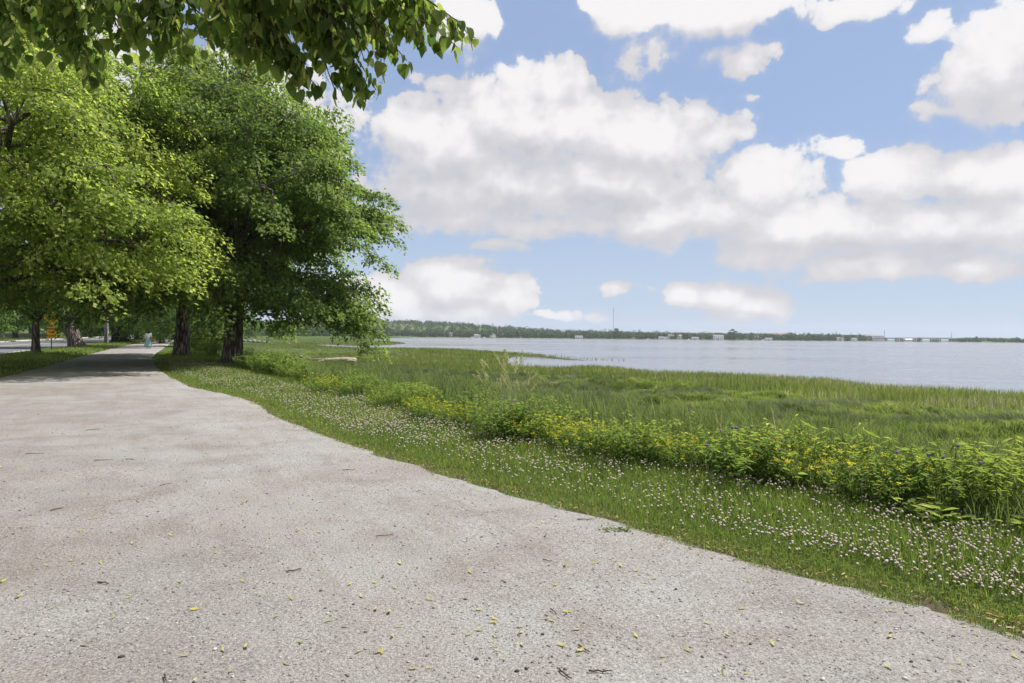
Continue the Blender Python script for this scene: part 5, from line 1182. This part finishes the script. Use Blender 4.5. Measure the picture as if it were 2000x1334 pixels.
def body(root, m_, stride=.10, arm=.0, curl=1):
    J = {'pelvis': (0, 0, .93, .125, .10), 'spine': (0, 0, 1.10, .115, .09), 'chest': (0, -.005, 1.27, .135, .10), 'nb': (0, -.01, 1.385, .062), 'neck': (0, 0, 1.44, .050), 'head': (0, .012, 1.52, .078, .090), 'top': (0, .006, 1.62, .055, .062)}
    E = [('pelvis', 'spine'), ('spine', 'chest'), ('chest', 'nb'), ('nb', 'neck'), ('neck', 'head'), ('head', 'top')]
    for sg_, t_ in ((-1, 'l'), (1, 'r')):
        s_ = stride * sg_
        J.update({'sh' + t_: (sg_ * .165, -.01, 1.345, .055), 'el' + t_: (sg_ * .225, -.03 - s_ * .5, 1.09, .040), 'wr' + t_: (sg_ * .235, .05 - s_ * 1.2, .875, .026), 'ha' + t_: (sg_ * .232, .07 - s_ * 1.3, .80, .030, .016),
                  'hi' + t_: (sg_ * .085, 0, .86, .088), 'kn' + t_: (sg_ * .09, s_ * .7 + .03, .48, .056), 'an' + t_: (sg_ * .09, s_, .085, .036), 'to' + t_: (sg_ * .10, s_ + .14, .030, .030, .022)})
        E += [('chest', 'sh' + t_), ('sh' + t_, 'el' + t_), ('el' + t_, 'wr' + t_), ('wr' + t_, 'ha' + t_), ('pelvis', 'hi' + t_), ('hi' + t_, 'kn' + t_), ('kn' + t_, 'an' + t_), ('an' + t_, 'to' + t_)]
    o = skin("body", J, E, m_, root)
    # fingers and thumb, nose and ears joined to the body mesh
    parts = []
    for sg_, t_ in ((-1, 'l'), (1, 'r')):
        h = np.array(J['ha' + t_][:3])
        for q, ln in enumerate((.062, .070, .066, .052)):
            b0 = h + [0, .024 - .016 * q, -.018]; parts.append(tube(np.array([b0, b0 + [0, .002, -ln * .5], b0 + [-sg_ * .012, .004, -ln * .85], b0 + [-sg_ * .022, .006, -ln]]), [.0085, .008, .007, .004], 6))
        b0 = h + [0, .028, .015]; parts.append(tube(np.array([b0, b0 + [-sg_ * .004, .022, -.022], b0 + [-sg_ * .010, .030, -.048]]), [.010, .0085, .005], 6))
    parts.append(tube(np.array([[0, .085, 1.545], [0, .108, 1.515], [0, .098, 1.505]]), [.006, .014, .010], 6))
    for sg_ in (-1, 1): parts.append(tube(np.array([[sg_ * .076, .0, 1.545], [sg_ * .084, -.004, 1.525], [sg_ * .077, .0, 1.495]]), [.008, .015, .008], 6))
    V, F = cat(parts); bm = mesh("x", V, F, m_); import bmesh
    b = bmesh.new(); b.from_mesh(o.data); b.from_mesh(bm.data); b.to_mesh(o.data); b.free(); bpy.data.objects.remove(bm)
    o.data.polygons.foreach_set('use_smooth', np.ones(len(o.data.polygons), bool)); return o, J
def blob(rows, name, m_, parent, fold=.0, k=9, n=24):
    V, F = ring_loft(rows, n, fold, k); F = F + [tuple(range(n))[::-1], tuple(range(len(V) - n, len(V)))]
    return mesh(name, V, F, m_, parent, True)
def sleeve(J, t_, name, m_, parent, to, r0, r1):
    a, b_2 = np.array(J['sh' + t_][:3]), np.array(J['el' + t_][:3]); c_ = np.array(J['wr' + t_][:3])
    pts = [a + [0, 0, .02], (a + b_2) / 2, b_2] + ([] if to == 'el' else [(b_2 + c_) / 2, c_ * .85 + b_2 * .15])
    if to == 'half': pts = [a + [0, 0, .02], a * .6 + b_2 * .4, a * .3 + b_2 * .7]
    return MB().tube(pts, np.linspace(r0, r1, len(pts)), 12).build(name, m_, parent, True)

p_ = gp(290, 681.2); wz = float(path_z(p_[:1], p_[1:2])[0])
wm = empty("person", (p_[0], p_[1], wz), .42, label="woman in pale blouse and long teal skirt walking away along the path", cat="person")
bo_, J = body(wm, M_skin2, .09)
blob([(0, 0, 1.00, .135, .105, 0), (0, 0, .93, .155, .125, .2), (0, -.01, .75, .20, .17, .6), (0, -.01, .50, .255, .225, 1), (-.015, -.02, .28, .31, .28, 1), (-.03, -.03, .13, .355, .325, 1)], "skirt", M_skirt, wm, .09, 9, 54)
blob([(0, 0, .96, .150, .120, 0), (0, 0, 1.05, .138, .108, 0), (0, 0, 1.20, .155, .122, 0), (0, -.005, 1.33, .175, .115, 0), (0, -.005, 1.395, .11, .085, 0), (0, 0, 1.43, .062, .06, 0)], "blouse", M_blouse, wm)
for t_ in 'lr': sleeve(J, t_, "sleeve", M_blouse, wm, 'wr', .070, .046)
blob([(0, -.04, 1.27, .07, .04, 0), (0, -.045, 1.33, .115, .075, .6), (0, -.035, 1.43, .125, .095, .8), (0, -.015, 1.53, .110, .115, .6), (0, -.005, 1.61, .098, .108, .4), (0, 0, 1.665, .060, .065, 0), (0, 0, 1.675, .02, .02, 0)], "hair", M_hair, wm, .06, 7)
for t_ in 'lr':
    q = np.array(J['to' + t_][:3]); MB().box((q[0], q[1] - .07, .015), (.085, .25, .025), 0, .01).build("sandal", M_shoe, wm)
ca_, sa_ = math.cos(.42), math.sin(.42)
bgx, bgy = .25, -.08; bag = empty("shoulder_bag", (p_[0] + bgx * ca_ - bgy * sa_, p_[1] + bgx * sa_ + bgy * ca_, wz), .42, label="brown leather bag hanging from the shoulder of the woman in the teal skirt", cat="bag")
blob([(0, 0, .80, .115, .055, 0), (0, 0, .82, .150, .075, 0), (0, 0, .93, .150, .085, 0), (0, 0, 1.03, .105, .060, 0), (0, 0, 1.06, .07, .04, 0)], "bag_body", M_bag, bag)
MB().tube([(-.06, 0, 1.05), (-.05, .0, 1.25), (-.075, .05, 1.42), (-.06, .10, 1.25), (.05, .02, 1.05)], .014, 6).build("strap", M_bag, bag)

p_ = gp(307.5, 669.6); p_[2] = float(path_z(p_[:1], p_[1:2])[0])
mn = empty("person", p_, math.pi + .35, label="person in navy top and jeans walking toward the viewer on the path", cat="person")
bo_, J = body(mn, M_skin, -.07)
blob([(0, 0, .90, .160, .125, 0), (0, 0, 1.05, .155, .120, 0), (0, 0, 1.22, .170, .128, 0), (0, -.005, 1.34, .182, .115, 0), (0, -.005, 1.40, .11, .085, 0), (0, 0, 1.43, .064, .062, 0)], "shirt", M_navy, mn)
for t_ in 'lr':
    sleeve(J, t_, "sleeve", M_navy, mn, 'half', .074, .060)
    h_, k_, a_ = (np.array(J[q + t_][:3]) for q in ('hi', 'kn', 'an')); MB().tube([h_ + [0, 0, .10], h_ - [0, 0, .05], (h_ + k_) / 2, k_, (k_ + a_) / 2, a_ + [0, 0, .01]], [.10, .105, .088, .070, .064, .058], 14).build("trouser_leg", M_denim, mn, True)
    q = np.array(J['to' + t_][:3]); MB().box((q[0], q[1] - .07, .035), (.09, .27, .07), 0, .03).build("shoe", M_shoe, mn)
blob([(0, -.045, 1.44, .075, .05, 0), (0, -.035, 1.52, .100, .080, .5), (0, -.015, 1.60, .096, .100, .5), (0, 0, 1.66, .060, .066, 0), (0, 0, 1.672, .02, .02, 0)], "hair", M_hair2, mn, .05, 7)

# driftwood and rocks on the marsh
p_ = hit(656, 711); lg = empty("driftwood_log", (p_[0], p_[1], p_[2] + .12), .12, label="big pale driftwood log lying on the marsh grass", cat="log")
u = np.linspace(-1.0, 1.75, 14); aa = np.arange(18) * 2 * math.pi / 18; wob = 1 + .09 * (fbm(np.cos(aa)[None, :] * 2 + u[:, None] * 1.5, np.sin(aa)[None, :] * 2 + u[:, None], 8, 3) - .5) * 2
V, F = tube(np.c_[u, 0 * u, .16 + .03 * np.sin(u * 2)], np.interp(u, [-1, -.7, 1.75], [.15, .20, .22]), 18, wob); F = [tuple(f) for f in F] + [tuple(range(18))[::-1], tuple(range(len(V) - 18, len(V)))]
mesh("trunk", V, F, M_wood, lg, True)
for q, (a, b, r0) in enumerate((((-.9, 0, .15), (-2.3, .15, .22), .085), ((-.9, -.05, .12), (-1.7, -.5, -.02), .07), ((-2.2, .1, .2), (-2.55, .0, .42), .06))):
    MB().tube(bez(np.array(a), (np.array(a) + np.array(b)) / 2 + [0, 0, .08], np.array(b), 7), np.linspace(r0, r0 * .5, 7), 9).build("branch", M_wood, lg, True)
p_ = hit(685, 710.5); o = MB().tube(bez(np.array([-.35, 0, .08]), np.array([0, 0, .22]), np.array([.5, .1, .05]), 8), [.06, .10, .11, .10, .09, .07, .06, .03], 10).build("driftwood_stump", M_wood, None, True)
o.location = (p_[0], p_[1], float(height(p_[:1], p_[1:2])[0]) + .12); prop(o, "short broken piece of driftwood right of the big log", "driftwood")
rg = np.random.default_rng(14)
def rock(px, py, s_, label, group=None, zz=-1.2):
    p_ = hit(px, py); b2 = b_ * rg.uniform(.75, 1.25, (12, 1)) * np.array([1.4, 1.0, .75]) * s_
    o = mesh("rock", b2, f_, M_rock, None); o.location = (p_[0], p_[1], p_[2] + s_ * .35); o.rotation_euler = (0, 0, rg.random() * 6.28); prop(o, label, "rock", group)
for px, py, s_ in ((478, 667, .7), (487, 667.8, .6), (496, 668.6, .75), (505, 669.4, .6), (515, 669.8, .5), (524, 670.2, .45), (530, 672, .35)): rock(px, py, s_, "pale rock in the low row on the marsh right of the thick linden trunk", "row of rocks on the marsh")
for px, py, s_ in ((588, 700, .20), (596, 703, .22), (604, 705, .18)): rock(px, py, s_, "small pale rock half hidden by the leafy bushes left of the log", "rocks left of the log")

# ------------------------------------------------------------------ the far shore
def far_pos(px, off=12.0):
    a0 = math.atan((px - 1000) / 1333.33); D = float(shore(np.array([a0]))[0]) + off
    return np.array([D * math.tan(a0), D, float(far_z(np.array([a0]), np.array([D]))[0])])
def house(px, w_, h_, label, roof=None, off=9.0, rz=0.0, d_=8.0, nwin=3, group=None, zoff=0.0):
    p_ = far_pos(px, off); root = empty("house", (p_[0], p_[1], p_[2] - .3 + zoff), rz, label=label, cat="house", group=group)
    MB().box((0, 0, h_ / 2), (w_, d_, h_)).build("wall", M_white, root)
    rh = h_ * .42; e = .45; x, y = w_ / 2 + e, d_ / 2 + e; V = [(-x, -y, h_ - .1), (x, -y, h_ - .1), (x, y, h_ - .1), (-x, y, h_ - .1), (-x + .3, 0, h_ + rh), (x - .3, 0, h_ + rh)]
    rf = MB().add(V, [(0, 1, 5, 4), (2, 3, 4, 5), (1, 2, 5), (3, 0, 4), (3, 2, 1, 0)]).build("roof", roof or M_roof, root)
    MB().box((w_ * .22, .5, h_ + rh * .9), (.8, .8, 1.6), 0, .05).build("chimney", M_roofr, rf)
    for q in range(nwin):
        xx = -w_ / 2 + w_ * (q + .5) / nwin
        for zz in ([h_ * .55] if h_ < 4.5 else [h_ * .30, h_ * .74]):
            MB().box((xx, -d_ / 2 - .03, zz), (1.1, .10, 1.3)).build("window", M_pane, root)
    MB().box((-w_ * .08, -d_ / 2 - .04, 1.05), (1.0, .1, 2.1)).build("door", M_steel, root)
    return root
house(875, 12, 4.2, "grey-roofed house among the trees on the far left shore", off=14, zoff=1.2)
house(932, 9, 3.6, "low white house close to the water on the far shore, left of the dock boats", off=6, rz=.2)
house(962, 6, 4.4, "narrow white house on the far shore with its gable to the river", off=8, rz=1.2, nwin=2)
house(985, 9, 3.8, "white house on the rise of the far shore above the narrow white house", off=26, zoff=1.5)
house(1130, 11, 3.0, "long low white house by the water left of the radio mast", off=5)
house(1294, 12, 3.0, "low white boathouse right at the far waterline", off=4)
house(1310, 8, 5.4, "brown-roofed tall house on the far shore behind the low boathouse", roof=M_roofr, off=13)
house(1325, 8, 5.2, "white two-storey house right of the brown-roofed house on the far shore", off=15, rz=.3)
house(1357, 10, 2.8, "low pale shed on the far shore between the two-storey house and the wide white house", off=5, nwin=2)
house(1402, 15, 5.2, "wide bright white house on the far shore left of the largest round tree", off=6, nwin=5)
house(1475, 7, 5.0, "small white house half hidden in trees on the far shore", off=12, nwin=2)
house(1500, 10, 2.8, "low pale house at the waterline below the brown roofs", off=4)
house(1525, 26, 5.5, "long building with a reddish brown roof above the far trees", roof=M_roofr, off=60, zoff=1.5, nwin=8)
house(1639, 10, 4.0, "white house on the far shore left of the big hotel", off=6, nwin=4)
house(1665, 11, 3.4, "white house on the far shore right beside the big hotel", off=6, nwin=4)
p_ = far_pos(1704, 8); ht = empty("hotel", (p_[0], p_[1], p_[2] + .8), .1, label="long pale three-storey hotel with rows of windows on the far shore", cat="hotel"); w_ = 33
MB().box((0, 0, 3.6), (w_, 12, 7.2)).build("wall", M_white, ht)
MB().add([(-w_ / 2 - .5, -6.5, 7.1), (w_ / 2 + .5, -6.5, 7.1), (w_ / 2 + .5, 6.5, 7.1), (-w_ / 2 - .5, 6.5, 7.1), (-w_ / 2 + 2, -2, 9.0), (w_ / 2 - 2, -2, 9.0), (w_ / 2 - 2, 2, 9.0), (-w_ / 2 + 2, 2, 9.0)], [(0, 1, 5, 4), (1, 2, 6, 5), (2, 3, 7, 6), (3, 0, 4, 7), (4, 5, 6, 7), (3, 2, 1, 0)]).build("roof", M_roof, ht)
w0 = None
for fl_ in range(3):
    for q in range(11):
        if w0 is None: o = w0 = MB().box((0, 0, 0), (1.7, .14, 1.35)).build("window", M_pane, ht)
        else: o = w0.copy(); C.objects.link(o)
        o.location = (-w_ / 2 + 1.5 + q * 3.0, -6.04, 1.3 + fl_ * 2.35)
# bridge
bD = 1060.0; xL, xR = (1712 - 1000) / 1333.33 * bD, (1884 - 1000) / 1333.33 * bD; bz = 2.6
br = empty("road_bridge", ((xL + xR) / 2, bD, WZ), 0, label="long low grey-green road bridge on clustered piers crossing to the right", cat="bridge"); Lb_ = xR - xL
u = np.linspace(-Lb_ / 2, Lb_ / 2, 24); zz = 4.3 + .75 * np.sin((u / Lb_ + .5) * math.pi); V = []; 
for y in (-6, 6):
    V += [(a, y, b) for a, b in zip(u, zz)] + [(a, y, b + 1.3) for a, b in zip(u, zz)]
n = 24; F = []
for k in range(n - 1): F += [(k, k + 1, n + k + 1, n + k), (2 * n + k + 1, 2 * n + k, 3 * n + k, 3 * n + k + 1), (n + k, n + k + 1, 3 * n + k + 1, 3 * n + k), (k + 1, k, 2 * n + k, 2 * n + k + 1)]
MB().add(V, F).build("deck", M_steel, br)
rl = MB()
for y in (-5.9, 5.9):
    rl.tube(np.c_[u, 0 * u + y, zz + 2.25], .10, 5)
    for a, b in zip(u, zz): rl.tube([(a, y, b + 1.28), (a, y, b + 2.25)], .09, 5)
rl.build("railing", M_steel, br)
for px in (1752, 1762, 1788, 1796, 1821, 1827, 1833):
    xx = (px - 1000) / 1333.33 * bD - (xL + xR) / 2; pb = MB()
    for y in (-4.5, 0, 4.5): pb.tube([(xx, y, -3), (xx, y, 4.4)], .75, 10)
    pb.box((xx, 0, 4.05), (2.2, 12.4, .9), 0, .05); pb.build("pier", M_conc, br)
# low white building under the bridge
p_ = np.array([(1772 - 1000) / 1333.33 * 1180, 1180, WZ + .1]); bb = empty("boat_shed", p_, 0, label="long white shed seen under the bridge", cat="shed")
MB().box((0, 0, 1.9), (17, 8, 3.8)).build("wall", M_white, bb); MB().add([(-9, -4.6, 3.7), (9, -4.6, 3.7), (9, 4.6, 3.7), (-9, 4.6, 3.7), (-9, 0, 5.2), (9, 0, 5.2)], [(0, 1, 5, 4), (2, 3, 4, 5), (1, 2, 5), (3, 0, 4), (3, 2, 1, 0)]).build("roof", M_white, bb)
for q in range(4): MB().box((-6 + q * 4, -4.04, 1.7), (2.0, .12, 1.5)).build("window", M_pane, bb)
# spit of land carrying the shed
V, F = ring_loft([(0, 0, -1.5, 95, 22, 0), (0, 0, .15, 90, 18, 0), (0, 0, .45, 70, 12, 0), (0, 0, .5, 5, 2, 0)], 40)
prop(mesh("far_bank", V + np.array([p_[0] + 5, 1190, WZ]), F, M_farl, None, True), "low bank of land behind the bridge", "bank", kind='structure')
# masts
def mast(px, D, H, wbase, label, name="radio_mast", legs=3):
    x0 = (px - 1000) / 1333.33 * D; root = empty(name, (x0, D, 0), 0, label=label, cat="mast"); mb = MB(); L4 = []
    for q in range(legs):
        a = q * 2 * math.pi / legs; L4.append((math.cos(a) * wbase / 2, math.sin(a) * wbase / 2)); mb.tube([(L4[-1][0], L4[-1][1], -1), (L4[-1][0], L4[-1][1], H)], .16, 4)
    mb.build("legs", M_grey, root); mb = MB(); ns = int(H / 3)
    for k in range(ns):
        for q in range(legs): a, b = L4[q], L4[(q + 1) % legs]; mb.tube([(a[0], a[1], k * H / ns), (b[0], b[1], (k + 1) * H / ns)], .09, 3)
    mb.build("bracing", M_grey, root); return root
mast(1197.5, 1550, 69, 1.1, "very tall thin radio mast rising from the middle of the far woods")
mast(1727, 1200, 18, .7, "short thin mast just right of the hotel")
mast(1858, 1350, 17, .9, "thin pylon standing above the scrub right of the bridge", "power_pylon", 4)
# dock and moored boats
p_ = far_pos(905, -9); dk_ = empty("dock", (p_[0], p_[1], WZ), .05, label="small reddish wooden dock on the far left shore", cat="dock"); MB().box((0, 0, .6), (14, 3, .25)).build("deck", M_roofr, dk_)
for q in range(5): MB().tube([(-6 + q * 3, -1.4, -1), (-6 + q * 3, -1.4, 1.2)], .16, 6).build("post", M_wood, dk_)
def boat(px, off, label):
    p_ = far_pos(px, off); root = empty("motor_boat", (p_[0], p_[1], WZ), 0, label=label, cat="boat")
    V, F = ring_loft([(0, 0, -.3, 1.6, .5, 0), (0, 0, .15, 2.6, .95, 0), (.15, 0, .8, 3.0, 1.1, 0), (.15, 0, .8, 2.7, .9, 0), (0, 0, .35, 2.3, .8, 0)], 20); F = F + [tuple(range(20))[::-1], tuple(range(80, 100))]
    mesh("hull", V, F, M_white, root, True); MB().box((.2, 0, .95), (1.5, 1.2, 1.1), 0, .15).build("cabin", M_white, root); MB().box((.2, -.62, 1.15), (1.1, .05, .4)).build("window", M_pane, root)
boat(922, -16, "small white motor boat moored right beside the reddish dock"); boat(945, -14, "small white motor boat moored below the narrow white house")
boat(1265, -12, "small white motor boat moored left of the low boathouse"); boat(1345, -12, "small white motor boat moored below the low pale shed"); boat(1490, -12, "small white motor boat moored right of the largest round tree")
# ------------------------------------------------------------------ air
M_haze, t = mat("haze_air"); pv = t.new('ShaderNodeVolumePrincipled'); pv.inputs['Color'].default_value = (.86, .91, 1.0, 1); pv.inputs['Density'].default_value = HAZE; pv.inputs['Anisotropy'].default_value = 0.2
o_ = t.new('ShaderNodeOutputMaterial'); t.l.new(pv.outputs[0], o_.inputs['Volume'])
if HAZE > 0:
    hz = MB().box((300, 1600, 36), (5600, 4000, 82)).build("haze", M_haze); prop(hz, "thin pale summer haze over the river", "haze", kind='stuff')
#@@END
